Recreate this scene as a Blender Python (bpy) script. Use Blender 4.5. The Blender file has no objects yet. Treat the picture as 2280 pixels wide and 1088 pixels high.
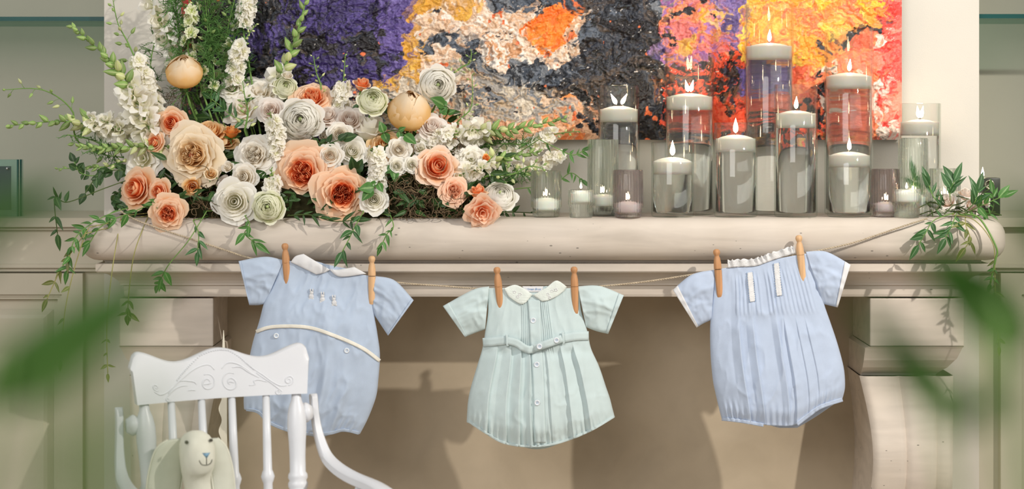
import bpy, bmesh, math, random
import numpy as np
from mathutils import Vector, Matrix, Quaternion
rnd = random.Random(11)
C = bpy.context.scene.collection
SC = bpy.context.scene
PI = math.pi
# ------------------------------------------------------------------ camera, world, light, exposure
D = 4.0                       # camera to the front of the shelf, metres
ZS = 1.10                     # height of the shelf top
ZC = ZS + 0.227               # camera height
cam = bpy.data.cameras.new('camera'); cam_o = bpy.data.objects.new('camera', cam); C.objects.link(cam_o)
cam_o.location = (0, -D, ZC); cam_o.rotation_euler = (PI/2, 0, 0)
cam.sensor_width = 36; cam.lens = 36*D/2.28; cam.shift_y = -284/2280
cam.clip_start = 0.02; cam.clip_end = 60
cam.dof.use_dof = True; cam.dof.focus_distance = 4.03; cam.dof.aperture_fstop = 4.2
SC.camera = cam_o
w = bpy.data.worlds.new('room_light'); SC.world = w; w.use_nodes = True
w.node_tree.nodes['Background'].inputs[0].default_value = (1.0, 0.985, 0.95, 1)
w.node_tree.nodes['Background'].inputs[1].default_value = 0.42
def aim(o, to):
    o.rotation_euler = (Vector(to)-o.location).to_track_quat('-Z', 'Y').to_euler()
def lamp(name, kind, loc, to, energy, col, **k):
    l = bpy.data.lights.new(name, kind); l.energy = energy; l.color = col
    for a, b in k.items(): setattr(l, a, b)
    o = bpy.data.objects.new(name, l); C.objects.link(o); o.location = loc; aim(o, to); return o
lamp('spot_lamp', 'SPOT', (2.15, -1.85, ZC+1.28), (-0.42, 0, ZS-0.05), 262, (1.0, 0.94, 0.85), spot_size=1.25, spot_blend=0.55, shadow_soft_size=0.03)
lamp('soft_fill', 'AREA', (-1.7, -4.6, 3.1), (0, 0.1, 1.0), 92, (1.0, 0.98, 0.95), shape='RECTANGLE', size=2.6, size_y=2.0)  # broad unseen fill, added to even out the spot's falloff and lift the shade
SC.view_settings.view_transform = 'Standard'; SC.view_settings.look = 'None'
SC.view_settings.gamma = 1; SC.view_settings.exposure = 0.16; SC.view_settings.use_curve_mapping = False
cy = SC.cycles
cy.max_bounces = 20; cy.transmission_bounces = 16; cy.transparent_max_bounces = 32; cy.glossy_bounces = 6; cy.diffuse_bounces = 4
cy.sample_clamp_indirect = 5; cy.use_denoising = True

# ------------------------------------------------------------------ helpers
def sc(Y): return (D+Y)/D*0.001
def P(px, py, Y=0.0):
    s = sc(Y); return Vector(((px-1140)*s, Y, ZC+(260-py)*s))
def lin(c):
    out = []
    for v in c[:3]:
        v /= 255.0
        out.append(v/12.92 if v <= 0.04045 else ((v+0.055)/1.055)**2.4)
    return out + [1.0]
class MB:
    def __init__(s): s.v = []; s.f = []; s.uv = []
    def add(s, vs, fs, uv=None):
        o = len(s.v); s.v.extend([tuple(p) for p in vs]); s.f.extend([tuple(i+o for i in f) for f in fs])
        s.uv.extend(uv if uv is not None else [(0.5, 0.5)]*len(vs)); return s
    def box(s, x0, x1, y0, y1, z0, z1):
        return s.add([(x0,y0,z0),(x1,y0,z0),(x1,y1,z0),(x0,y1,z0),(x0,y0,z1),(x1,y0,z1),(x1,y1,z1),(x0,y1,z1)],
                     [(0,3,2,1),(4,5,6,7),(0,1,5,4),(1,2,6,5),(2,3,7,6),(3,0,4,7)])
    def bbox(s, x0, x1, y0, y1, z0, z1, b=0.004, seg=2):
        bm = bmesh.new()
        bmesh.ops.create_cube(bm, size=1)
        for v in bm.verts: v.co = Vector((x0+(v.co.x+.5)*(x1-x0), y0+(v.co.y+.5)*(y1-y0), z0+(v.co.z+.5)*(z1-z0)))
        bmesh.ops.bevel(bm, geom=list(bm.edges), offset=b, segments=seg, profile=0.5, affect='EDGES')
        bm.verts.index_update()
        s.add([v.co[:] for v in bm.verts], [[v.index for v in f.verts] for f in bm.faces]); bm.free(); return s
    def grid(s, pts, nu, nv, closed_u=False, uv=None, flip=False):      # pts row-major [v][u]
        fs = []
        m = nu if closed_u else nu-1
        for j in range(nv-1):
            for i in range(m):
                a = j*nu+i; b = j*nu+(i+1) % nu; c = (j+1)*nu+(i+1) % nu; d = (j+1)*nu+i
                fs.append((a,d,c,b) if flip else (a,b,c,d))
        return s.add(pts, fs, uv)
    def tube(s, pts, rad, n=6, cap=True):
        pts = [Vector(p) for p in pts]; N = len(pts)
        if not hasattr(rad, '__len__'): rad = [rad]*N
        t0 = (pts[1]-pts[0]).normalized(); nrm = t0.orthogonal().normalized()
        ring = []
        for i in range(N):
            t = (pts[min(i+1, N-1)]-pts[max(i-1, 0)])
            t = t.normalized() if t.length > 1e-9 else t0
            nrm = (nrm-t*nrm.dot(t)); nrm = nrm.normalized() if nrm.length > 1e-6 else t.orthogonal().normalized()
            b = t.cross(nrm)
            for k in range(n):
                a = 2*PI*k/n; ring.append(pts[i]+(nrm*math.cos(a)+b*math.sin(a))*rad[i])
        s.grid(ring, n, N, True, [(k/n, i/max(1, N-1)) for i in range(N) for k in range(n)])
        if cap:
            o = len(s.v)-n*N
            s.f.append(tuple(o+k for k in range(n))[::-1]); s.f.append(tuple(o+(N-1)*n+k for k in range(n)))
        return s
    def lathe(s, prof, n=32, p0=(0,0,0), p1=(0,0,1), unit=None, rfun=None, caps=False):
        # prof: (r, h) along p0->p1; h in metres from p0 along the axis
        p0 = Vector(p0); ax = (Vector(p1)-p0).normalized()
        q = Vector((0,0,1)).rotation_difference(ax)
        pts = []
        for r, h in prof:
            for k in range(n):
                a = 2*PI*k/n; rr = r if rfun is None else rfun(r, h, a)
                pts.append(p0+q@Vector((rr*math.cos(a), rr*math.sin(a), h)))
        s.grid(pts, n, len(prof), True)
        if caps:
            o = len(s.v)-n*len(prof)
            s.f.append(tuple(o+k for k in range(n))[::-1]); s.f.append(tuple(o+(len(prof)-1)*n+k for k in range(n)))
        return s
    def mesh(s, name, smooth=True):
        me = bpy.data.meshes.new(name); me.from_pydata(s.v, [], s.f)
        uvl = me.uv_layers.new(name='UVMap')
        idx = np.zeros(len(me.loops), dtype=np.int32); me.loops.foreach_get('vertex_index', idx)
        if len(s.uv): uvl.data.foreach_set('uv', np.array(s.uv, dtype=np.float32)[idx].ravel())
        if smooth: me.polygons.foreach_set('use_smooth', np.ones(len(me.polygons), dtype=bool))
        me.update(); return me
def obj(name, mb, mat, parent=None, smooth=True, auto=None, kind=None):
    me = mb if isinstance(mb, bpy.types.Mesh) else mb.mesh(name, smooth)
    if mat is not None and not me.materials: me.materials.append(mat)
    o = bpy.data.objects.new(name, me); C.objects.link(o)
    if parent is not None:
        o.parent = parent
        if not isinstance(mb, bpy.types.Mesh) and not parent.get('_local'):
            me.transform(Matrix.Translation(-wloc(parent)))
    if auto:
        me.set_sharp_from_angle(angle=math.radians(auto))
    if kind: o['kind'] = kind
    return o
def wloc(o):
    l = Vector((0,0,0))
    while o is not None: l = l+Vector(o.location); o = o.parent
    return l
def tag(o, label, cat, group=None):
    o['label'] = label; o['category'] = cat
    if group: o['group'] = group
    return o
def thing(name, label, cat, loc=(0,0,0), group=None, rotz=0):
    o = bpy.data.objects.new(name, None); o.empty_display_size = 0.02; C.objects.link(o); o.location = loc
    if rotz: o.rotation_euler = (0,0,rotz); o['_local'] = 1
    return tag(o, label, cat, group)
def inst(name, me, mat, parent, M):
    o = bpy.data.objects.new(name, me); C.objects.link(o)
    if not me.materials: me.materials.append(mat)
    o.material_slots[0].link = 'OBJECT'; o.material_slots[0].material = mat
    o.parent = parent; o.matrix_basis = M; return o
def struct(name, mb, mat, smooth=False, auto=None, parent=None):
    o = obj(name, mb, mat, parent, smooth, auto)
    if parent is None: o['kind'] = 'structure'
    return o
def catmull(pts, n):
    pts = [np.array(p, dtype=float) for p in pts]; N = len(pts)
    out = []
    for t in np.linspace(0, N-1, n):
        i = min(int(t), N-2); f = t-i
        p0 = pts[max(i-1, 0)]; p1 = pts[i]; p2 = pts[i+1]; p3 = pts[min(i+2, N-1)]
        out.append(0.5*((2*p1)+(-p0+p2)*f+(2*p0-5*p1+4*p2-p3)*f*f+(-p0+3*p1-3*p2+p3)*f**3))
    return out
def smooth01(a, b, x):
    t = min(1, max(0, (x-a)/(b-a))); return t*t*(3-2*t)
# vectorised value noise
def vnoise(x, y, seed=0):
    xi = np.floor(x).astype(np.int64); yi = np.floor(y).astype(np.int64); fx = x-xi; fy = y-yi
    fx = fx*fx*(3-2*fx); fy = fy*fy*(3-2*fy)
    def h(a, b):
        n = (a*374761393+b*668265263+seed*1274126177) & 0x7fffffff
        n = ((n ^ (n >> 13))*1274126177) & 0x7fffffff
        return ((n ^ (n >> 16)) & 0xffff)/65535.0
    return (h(xi,yi)*(1-fx)+h(xi+1,yi)*fx)*(1-fy)+(h(xi,yi+1)*(1-fx)+h(xi+1,yi+1)*fx)*fy
def fbm(x, y, seed=0, o=4):
    s = 0; a = 0.5; n = 0
    for k in range(o): s = s+a*vnoise(x*2**k, y*2**k, seed+k*17); n += a; a *= 0.5
    return s/n

# ------------------------------------------------------------------ materials
def newmat(name):
    m = bpy.data.materials.new(name); m.use_nodes = True; nt = m.node_tree; nt.nodes.clear()
    out = nt.nodes.new('ShaderNodeOutputMaterial'); return m, nt, out
def N(nt, t, **k):
    n = nt.nodes.new(t)
    for a, b in k.items():
        if a.startswith('i_'): n.inputs[int(a[2:]) if a[2:].isdigit() else a[2:].replace('_', ' ')].default_value = b
        else: setattr(n, a, b)
    return n
def ramp(nt, stops):
    r = nt.nodes.new('ShaderNodeValToRGB'); el = r.color_ramp.elements
    while len(el) < len(stops): el.new(0.5)
    for e, (p, c) in zip(el, stops): e.position = p; e.color = c
    return r
def plain(name, col, rough=0.6, spec=0.4, nscale=0, namt=0.0, bump=0.0, bscale=200, trans=0.0, metallic=0, stretch=None, sheen=0.0):
    m, nt, out = newmat(name); L = nt.links.new
    b = N(nt, 'ShaderNodeBsdfPrincipled'); c = lin(col)
    b.inputs['Base Color'].default_value = c; b.inputs['Roughness'].default_value = rough
    b.inputs['Specular IOR Level'].default_value = spec; b.inputs['Metallic'].default_value = metallic
    if sheen: b.inputs['Sheen Weight'].default_value = sheen
    tc = N(nt, 'ShaderNodeTexCoord'); src = tc.outputs['Object']
    if stretch:
        mp = N(nt, 'ShaderNodeMapping'); mp.inputs['Scale'].default_value = stretch; L(src, mp.inputs[0]); src = mp.outputs[0]
    if namt:
        n = N(nt, 'ShaderNodeTexNoise'); n.inputs['Scale'].default_value = nscale; n.inputs['Detail'].default_value = 5; L(src, n.inputs[0])
        lo = [max(0, x*(1-namt)) for x in c[:3]]+[1]; hi = [min(1, x*(1+namt*0.6)) for x in c[:3]]+[1]
        r = ramp(nt, [(0.3, lo), (0.7, hi)]); L(n.outputs[0], r.inputs[0]); L(r.outputs[0], b.inputs['Base Color'])
    if bump:
        n2 = N(nt, 'ShaderNodeTexNoise'); n2.inputs['Scale'].default_value = bscale; n2.inputs['Detail'].default_value = 3; L(src, n2.inputs[0])
        bp = N(nt, 'ShaderNodeBump'); bp.inputs['Strength'].default_value = bump; bp.inputs['Distance'].default_value = 0.002
        L(n2.outputs[0], bp.inputs['Height']); L(bp.outputs[0], b.inputs['Normal'])
    if trans:
        tr = N(nt, 'ShaderNodeBsdfTranslucent'); tr.inputs[0].default_value = c
        mx = N(nt, 'ShaderNodeMixShader'); mx.inputs[0].default_value = trans
        L(b.outputs[0], mx.inputs[1]); L(tr.outputs[0], mx.inputs[2]); L(mx.outputs[0], out.inputs[0])
    else: L(b.outputs[0], out.inputs[0])
    return m
def petal_mat(name, base, mid, rim, trans=0.3):
    m, nt, out = newmat(name); L = nt.links.new
    uv = N(nt, 'ShaderNodeUVMap'); sp = N(nt, 'ShaderNodeSeparateXYZ'); L(uv.outputs[0], sp.inputs[0])
    ns = N(nt, 'ShaderNodeTexNoise'); ns.inputs['Scale'].default_value = 5; L(uv.outputs[0], ns.inputs[0])
    ad = N(nt, 'ShaderNodeMath', operation='MULTIPLY_ADD'); ad.inputs[1].default_value = 0.22; L(ns.outputs[0], ad.inputs[0]); 
    sb = N(nt, 'ShaderNodeMath', operation='SUBTRACT'); sb.inputs[1].default_value = 0.11; L(sp.outputs[1], sb.inputs[0]); L(sb.outputs[0], ad.inputs[2])
    r = ramp(nt, [(0.12, lin(base)), (0.66, lin(mid)), (0.97, lin(rim))]); L(ad.outputs[0], r.inputs[0])
    b = N(nt, 'ShaderNodeBsdfPrincipled'); b.inputs['Roughness'].default_value = 0.55; b.inputs['Specular IOR Level'].default_value = 0.25
    L(r.outputs[0], b.inputs['Base Color'])
    mp = N(nt, 'ShaderNodeMapping'); mp.inputs['Scale'].default_value = (26, 3, 1); L(uv.outputs[0], mp.inputs[0])
    vn = N(nt, 'ShaderNodeTexNoise'); vn.inputs['Scale'].default_value = 1; L(mp.outputs[0], vn.inputs[0])
    bp = N(nt, 'ShaderNodeBump'); bp.inputs['Strength'].default_value = 0.18; bp.inputs['Distance'].default_value = 0.001; L(vn.outputs[0], bp.inputs['Height']); L(bp.outputs[0], b.inputs['Normal'])
    tr = N(nt, 'ShaderNodeBsdfTranslucent'); L(r.outputs[0], tr.inputs[0])
    mx = N(nt, 'ShaderNodeMixShader'); mx.inputs[0].default_value = trans; L(b.outputs[0], mx.inputs[1]); L(tr.outputs[0], mx.inputs[2]); L(mx.outputs[0], out.inputs[0])
    return m
def leaf_mat(name, dark, light, rough=0.45, trans=0.25):
    m, nt, out = newmat(name); L = nt.links.new
    uv = N(nt, 'ShaderNodeUVMap'); sp = N(nt, 'ShaderNodeSeparateXYZ'); L(uv.outputs[0], sp.inputs[0])
    a = N(nt, 'ShaderNodeMath', operation='SUBTRACT'); a.inputs[1].default_value = 0.5; L(sp.outputs[0], a.inputs[0])
    ab = N(nt, 'ShaderNodeMath', operation='ABSOLUTE'); L(a.outputs[0], ab.inputs[0])
    r = ramp(nt, [(0.0, lin(light)), (0.06, lin(light)), (0.11, lin(dark)), (0.5, lin([x*1.12 for x in dark]))]); L(ab.outputs[0], r.inputs[0])
    oi = N(nt, 'ShaderNodeObjectInfo'); hs = N(nt, 'ShaderNodeHueSaturation'); 
    mm = N(nt, 'ShaderNodeMath', operation='MULTIPLY_ADD'); mm.inputs[1].default_value = 0.5; mm.inputs[2].default_value = 0.75; L(oi.outputs['Random'], mm.inputs[0])
    L(mm.outputs[0], hs.inputs['Value']); L(r.outputs[0], hs.inputs['Color'])
    b = N(nt, 'ShaderNodeBsdfPrincipled'); b.inputs['Roughness'].default_value = rough; b.inputs['Specular IOR Level'].default_value = 0.45; L(hs.outputs[0], b.inputs['Base Color'])
    tr = N(nt, 'ShaderNodeBsdfTranslucent'); L(hs.outputs[0], tr.inputs[0])
    mx = N(nt, 'ShaderNodeMixShader'); mx.inputs[0].default_value = trans; L(b.outputs[0], mx.inputs[1]); L(tr.outputs[0], mx.inputs[2]); L(mx.outputs[0], out.inputs[0])
    return m
def stone(name, col, vein=0.10, pits=True, warm=None, iso=False):
    m, nt, out = newmat(name); L = nt.links.new; c = lin(col)
    tc = N(nt, 'ShaderNodeTexCoord'); mp = N(nt, 'ShaderNodeMapping'); mp.inputs['Scale'].default_value = (2, 2, 2) if iso else (1.2, 6, 9); L(tc.outputs['Object'], mp.inputs[0])
    n = N(nt, 'ShaderNodeTexNoise'); n.inputs['Scale'].default_value = 3.5; n.inputs['Detail'].default_value = 7; n.inputs['Distortion'].default_value = 0.6; L(mp.outputs[0], n.inputs[0])
    lo = [x*(1-vein*1.6) for x in c[:3]]+[1]; hi = [min(1, x*(1+vein*0.7)) for x in c[:3]]+[1]
    if warm: lo = lin(warm)
    r = ramp(nt, [(0.32, lo), (0.62, hi)]); L(n.outputs[0], r.inputs[0])
    n2 = N(nt, 'ShaderNodeTexNoise'); n2.inputs['Scale'].default_value = 9; n2.inputs['Detail'].default_value = 6; L(tc.outputs['Object'], n2.inputs[0])
    mx = N(nt, 'ShaderNodeMix', data_type='RGBA', blend_type='MULTIPLY'); mx.inputs[0].default_value = 0.5
    r2 = ramp(nt, [(0.3, (0.84, 0.82, 0.78, 1)), (0.65, (1, 1, 1, 1))]); L(n2.outputs[0], r2.inputs[0]); L(r.outputs[0], mx.inputs[6]); L(r2.outputs[0], mx.inputs[7])
    b = N(nt, 'ShaderNodeBsdfPrincipled'); b.inputs['Roughness'].default_value = 0.62; b.inputs['Specular IOR Level'].default_value = 0.3
    L(mx.outputs[2], b.inputs['Base Color'])
    v = N(nt, 'ShaderNodeTexVoronoi'); v.inputs['Scale'].default_value = 55; mp2 = N(nt, 'ShaderNodeMapping'); mp2.inputs['Scale'].default_value = (0.6, 1, 1.3); L(tc.outputs['Object'], mp2.inputs[0]); L(mp2.outputs[0], v.inputs[0])
    n3 = N(nt, 'ShaderNodeTexNoise'); n3.inputs['Scale'].default_value = 7; L(tc.outputs['Object'], n3.inputs[0])
    r3 = ramp(nt, [(0.52, (0,0,0,1)), (0.60, (0.11,0.11,0.11,1))]); L(n3.outputs[0], r3.inputs[0])
    lt = N(nt, 'ShaderNodeMath', operation='LESS_THAN'); L(v.outputs['Distance'], lt.inputs[0]); L(r3.outputs[0], lt.inputs[1])
    if pits:
        mx2 = N(nt, 'ShaderNodeMix', data_type='RGBA'); L(lt.outputs[0], mx2.inputs[0]); L(mx.outputs[2], mx2.inputs[6]); mx2.inputs[7].default_value = [x*0.4 for x in c[:3]]+[1]
        L(mx2.outputs[2], b.inputs['Base Color'])
    bp = N(nt, 'ShaderNodeBump'); bp.inputs['Strength'].default_value = 0.25; bp.inputs['Distance'].default_value = 0.003
    L(n.outputs[0], bp.inputs['Height']); L(bp.outputs[0], b.inputs['Normal']); L(b.outputs[0], out.inputs[0]); return m
def glass_thin(name, tint):
    m, nt, out = newmat(name); L = nt.links.new
    t = N(nt, 'ShaderNodeBsdfTransparent'); t.inputs[0].default_value = tint
    g = N(nt, 'ShaderNodeBsdfGlossy'); g.inputs['Roughness'].default_value = 0.02
    l2 = N(nt, 'ShaderNodeLayerWeight'); l2.inputs[0].default_value = 0.5; p2 = N(nt, 'ShaderNodeMath', operation='POWER'); p2.inputs[1].default_value = 4; L(l2.outputs['Facing'], p2.inputs[0])
    mc = N(nt, 'ShaderNodeMix', data_type='RGBA'); L(p2.outputs[0], mc.inputs[0]); mc.inputs[6].default_value = tint; mc.inputs[7].default_value = [x**14 for x in tint[:3]]+[1]; L(mc.outputs[2], t.inputs[0])
    lw = N(nt, 'ShaderNodeLayerWeight'); lw.inputs[0].default_value = 0.5; pw = N(nt, 'ShaderNodeMath', operation='POWER'); pw.inputs[1].default_value = 5; L(lw.outputs['Facing'], pw.inputs[0])
    fr = N(nt, 'ShaderNodeMath', operation='MULTIPLY_ADD'); fr.inputs[1].default_value = 0.7; fr.inputs[2].default_value = 0.05; L(pw.outputs[0], fr.inputs[0])
    mx = N(nt, 'ShaderNodeMixShader'); L(fr.outputs[0], mx.inputs[0]); L(t.outputs[0], mx.inputs[1]); L(g.outputs[0], mx.inputs[2]); L(mx.outputs[0], out.inputs[0]); return m
def glass(name, col, ior=1.45, rough=0.0, thin=0.0):
    m, nt, out = newmat(name)
    g = N(nt, 'ShaderNodeBsdfGlass'); g.inputs[0].default_value = col; g.inputs['IOR'].default_value = ior; g.inputs['Roughness'].default_value = rough
    if thin:
        t = N(nt, 'ShaderNodeBsdfTransparent'); t.inputs[0].default_value = col; mx = N(nt, 'ShaderNodeMixShader'); mx.inputs[0].default_value = thin
        nt.links.new(g.outputs[0], mx.inputs[1]); nt.links.new(t.outputs[0], mx.inputs[2]); nt.links.new(mx.outputs[0], out.inputs[0]); return m
    nt.links.new(g.outputs[0], out.inputs[0]); return m
def emit(name, col, st):
    m, nt, out = newmat(name); e = N(nt, 'ShaderNodeEmission'); e.inputs[0].default_value = col; e.inputs[1].default_value = st
    nt.links.new(e.outputs[0], out.inputs[0]); return m
def wax_mat():
    m = plain('white_wax', (250, 246, 238), 0.45, 0.4, 20, 0.02); b = [n for n in m.node_tree.nodes if n.type == 'BSDF_PRINCIPLED'][0]
    b.inputs['Subsurface Weight'].default_value = 0.7; b.inputs['Subsurface Radius'].default_value = (0.03, 0.02, 0.014); b.inputs['Subsurface Scale'].default_value = 1.0; return m
M = dict(
    mantel=stone('limestone', (209, 198, 186), 0.07), firebox=stone('firebox_stone', (183, 168, 146), 0.05, False, iso=True),
    wall=plain('wall_paint', (209, 204, 194), 0.55, 0.3, 3, 0.05, 0.12, 350), recess=plain('recess_paint', (178, 177, 161), 0.6, 0.25, 3, 0.05, 0.1, 350),
    panel=plain('panel_paint', (196, 189, 170), 0.5, 0.3, 4, 0.05, 0.08, 200), floor=plain('floor_wood', (150, 120, 88), 0.5, 0.3, 6, 0.3, 0.2, 60, stretch=(1, 8, 1)),
    ceil=plain('ceiling_paint', (235, 233, 226), 0.8, 0.2, 3, 0.03),
    white=plain('white_enamel', (219, 221, 226), 0.35, 0.45, 12, 0.03, 0.12, 90), steel=plain('bolt_steel', (150, 145, 130), 0.35, 0.5, metallic=1.0, nscale=30, namt=0.1),
    blue1=plain('blue_cotton', (196, 211, 232), 0.85, 0.15, 40, 0.05, 0.35, 1400, 0.12, sheen=0.2), blue2=plain('sky_blue_cotton', (197, 211, 234), 0.85, 0.15, 40, 0.05, 0.35, 1400, 0.12, sheen=0.2),
    mint=plain('mint_cotton', (212, 228, 229), 0.85, 0.15, 40, 0.04, 0.35, 1400, 0.12, sheen=0.2), cottonwhite=plain('white_cotton', (240, 240, 242), 0.85, 0.15, 60, 0.04, 0.3, 1500, 0.15),
    cream=plain('cream_trim', (238, 234, 222), 0.8, 0.2, 90, 0.06, 0.3, 900), lace=plain('white_lace', (243, 243, 244), 0.8, 0.2, 120, 0.10, 0.8, 500, 0.2),
    mintcollar=plain('pale_mint_collar', (226, 233, 227), 0.8, 0.2, 90, 0.05, 0.5, 600), button=plain('pearl_button', (226, 232, 238), 0.2, 0.6, 60, 0.04), blueprint=plain('blue_thread', (120, 160, 205), 0.7, 0.2, 90, 0.05),
    pin=plain('beech_wood', (222, 180, 136), 0.55, 0.3, 8, 0.22, 0.15, 60, stretch=(14, 14, 1.2)), pindark=plain('aged_wood', (198, 146, 102), 0.55, 0.3, 8, 0.22, 0.15, 60, stretch=(14, 14, 1.2)),
    twine=plain('jute_twine', (196, 180, 156), 0.9, 0.1, 180, 0.2, 0.4, 900), moss=plain('spanish_moss', (122, 104, 80), 0.85, 0.15, 40, 0.35),
    earth=plain('dark_moss_bed', (46, 44, 26), 0.9, 0.1, 60, 0.4, 0.9, 120), stem=plain('green_stem', (112, 150, 74), 0.5, 0.35, 30, 0.15), stemdark=plain('dark_stem', (74, 92, 46), 0.55, 0.3, 30, 0.2), stemdry=plain('dry_stem', (160, 155, 96), 0.6, 0.3, 30, 0.2),
    leaf=leaf_mat('leaf_green', (70, 118, 52), (120, 158, 92)), leafdark=leaf_mat('leaf_dark', (48, 78, 36), (80, 110, 60)), leafblue=leaf_mat('leaf_blue_green', (58, 98, 54), (112, 148, 104)), leafdry=leaf_mat('leaf_wilted', (104, 112, 56), (150, 150, 92)),
    fern=plain('feathery_green', (108, 154, 84), 0.55, 0.3, 40, 0.3, trans=0.25), bud=leaf_mat('bud_green', (150, 182, 106), (188, 204, 140), 0.5, 0.3), budpale=leaf_mat('bud_pale', (214, 222, 160), (232, 234, 188), 0.5, 0.3),
    plant=leaf_mat('houseplant_green', (46, 88, 16), (58, 100, 24), 0.5, 0.3), globecore=plain('inner_petals', (250, 196, 120), 0.6, 0.2, 30, 0.1), terracotta=plain('terracotta', (170, 98, 66), 0.8, 0.2, 10, 0.12, 0.2, 90), soil=plain('potting_soil', (50, 38, 28), 0.95, 0.1, 60, 0.5, 0.8, 100),
    wax=wax_mat(), wick=plain('charred_wick', (40, 34, 30), 0.9, 0.1, 60, 0.2), metal=plain('tin_cup', (190, 190, 190), 0.3, 0.5, 60, 0.05, metallic=1),
    vase=glass_thin('vase_glass', (0.988, 0.993, 0.988, 1)), water=glass('water', (0.996, 0.998, 0.995, 1), 1.33), ribclear=glass('ribbed_glass', (0.98, 0.995, 0.98, 1), thin=0.45), ribgrey=glass('smoky_glass', (0.90, 0.868, 0.876, 1), thin=0.4),
    flame=emit('candle_flame', (1.0, 0.74, 0.44, 1), 45), shelfglass=glass_thin('shelf_glass', (0.86, 0.95, 0.93, 1)), glassedge=plain('glass_edge', (16, 74, 70), 0.15, 0.6, 10, 0.1),
    black=plain('black_lacquer', (40, 42, 34), 0.4, 0.4, 20, 0.1), silver=plain('silver_medal', (176, 172, 150), 0.3, 0.5, 60, 0.3, 0.6, 300, metallic=1), photo=plain('dark_photo', (40, 46, 46), 0.3, 0.5, 9, 0.5),
    plush=plain('cream_plush', (232, 230, 215), 0.95, 0.1, 60, 0.05, 0.5, 700), plushear=plain('plush_ear', (214, 214, 200), 0.95, 0.1, 60, 0.05, 0.5, 700), nose=plain('blue_thread_nose', (140, 178, 206), 0.7, 0.2, 60, 0.1), thread=plain('dark_thread', (84, 76, 72), 0.8, 0.2, 60, 0.1),
    canvas=plain('raw_canvas_edge', (70, 62, 58), 0.8, 0.2, 30, 0.3), cardc=plain('cream_board', (236, 230, 212), 0.7, 0.2, 20, 0.05),
)
PM = dict(
    white=petal_mat('petal_white', (240, 238, 200), (252, 248, 236), (254, 252, 246), .36), cream=petal_mat('petal_cream', (240, 224, 190), (250, 242, 228), (253, 250, 243), .36),
    blush=petal_mat('petal_blush', (238, 206, 182), (249, 236, 226), (252, 246, 240), .36), greenish=petal_mat('petal_green_white', (200, 214, 120), (242, 244, 204), (251, 251, 232), .36),
    coral=petal_mat('petal_coral', (248, 104, 36), (252, 146, 82), (253, 200, 156)), coral_outer=petal_mat('petal_coral_outer', (251, 164, 96), (253, 198, 150), (253, 222, 192)),
    creampeach_outer=petal_mat('petal_cream_peach_outer', (240, 200, 130), (248, 226, 186), (252, 238, 214)), corallight=petal_mat('petal_light_coral', (250, 112, 50), (252, 160, 104), (252, 206, 168)), corallight_outer=petal_mat('petal_light_coral_outer', (250, 168, 108), (252, 202, 158), (252, 226, 204)),
    palecoral=petal_mat('petal_pale_coral', (251, 160, 104), (252, 194, 154), (252, 218, 192)), orange=petal_mat('petal_orange', (246, 136, 48), (250, 166, 86), (250, 190, 124)),
    apricot=petal_mat('petal_apricot', (236, 150, 60), (248, 194, 124), (252, 222, 176)), peach=petal_mat('petal_peach', (250, 190, 60), (250, 208, 140), (253, 236, 208)),
    creampeach=petal_mat('petal_cream_peach', (240, 178, 96), (250, 220, 170), (252, 232, 200)),
)
# ------------------------------------------------------------------ the setting
def stack(mb, rows, x0, x1, yf, yb):
    # mitred moulding: rows of (z, inset); a rectangle per row, lofted
    pts = []
    for z, i in rows: pts += [(x0+i, yb, z), (x0+i, yf+i, z), (x1-i, yf+i, z), (x1-i, yb, z)]
    mb.grid(pts, 4, len(rows), True); o = len(mb.v)-len(pts)
    mb.f.append((o, o+1, o+2, o+3)); n = o+len(pts)-4; mb.f.append((n+3, n+2, n+1, n)); return mb
WB = 0.30                                                     # chimney breast front
XL = P(232, 0, WB).x; XR = P(2180, 0, WB).x
def Z(py, Y): return P(0, py, Y).z
def X(px, Y): return P(px, 0, Y).x
struct('floor', MB().box(-4.2, 4.2, -5.0, 1.0, -0.05, 0), M['floor'])
struct('wall_center', MB().box(XL, XR, WB, 0.66, 0, 2.9), M['wall'])
struct('wall_left', MB().box(-4.2, XL, 0.60, 0.66, 0, 2.9), M['recess'])
struct('wall_right', MB().box(XR, 4.2, 0.60, 0.66, 0, 2.9), M['recess'])
struct('trim_1', stack(MB(), [(0, 0), (0.25, 0), (0.25, 0.0)], -1.15, 1.25, -1.25, WB), M['firebox'])      # raised hearth
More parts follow.
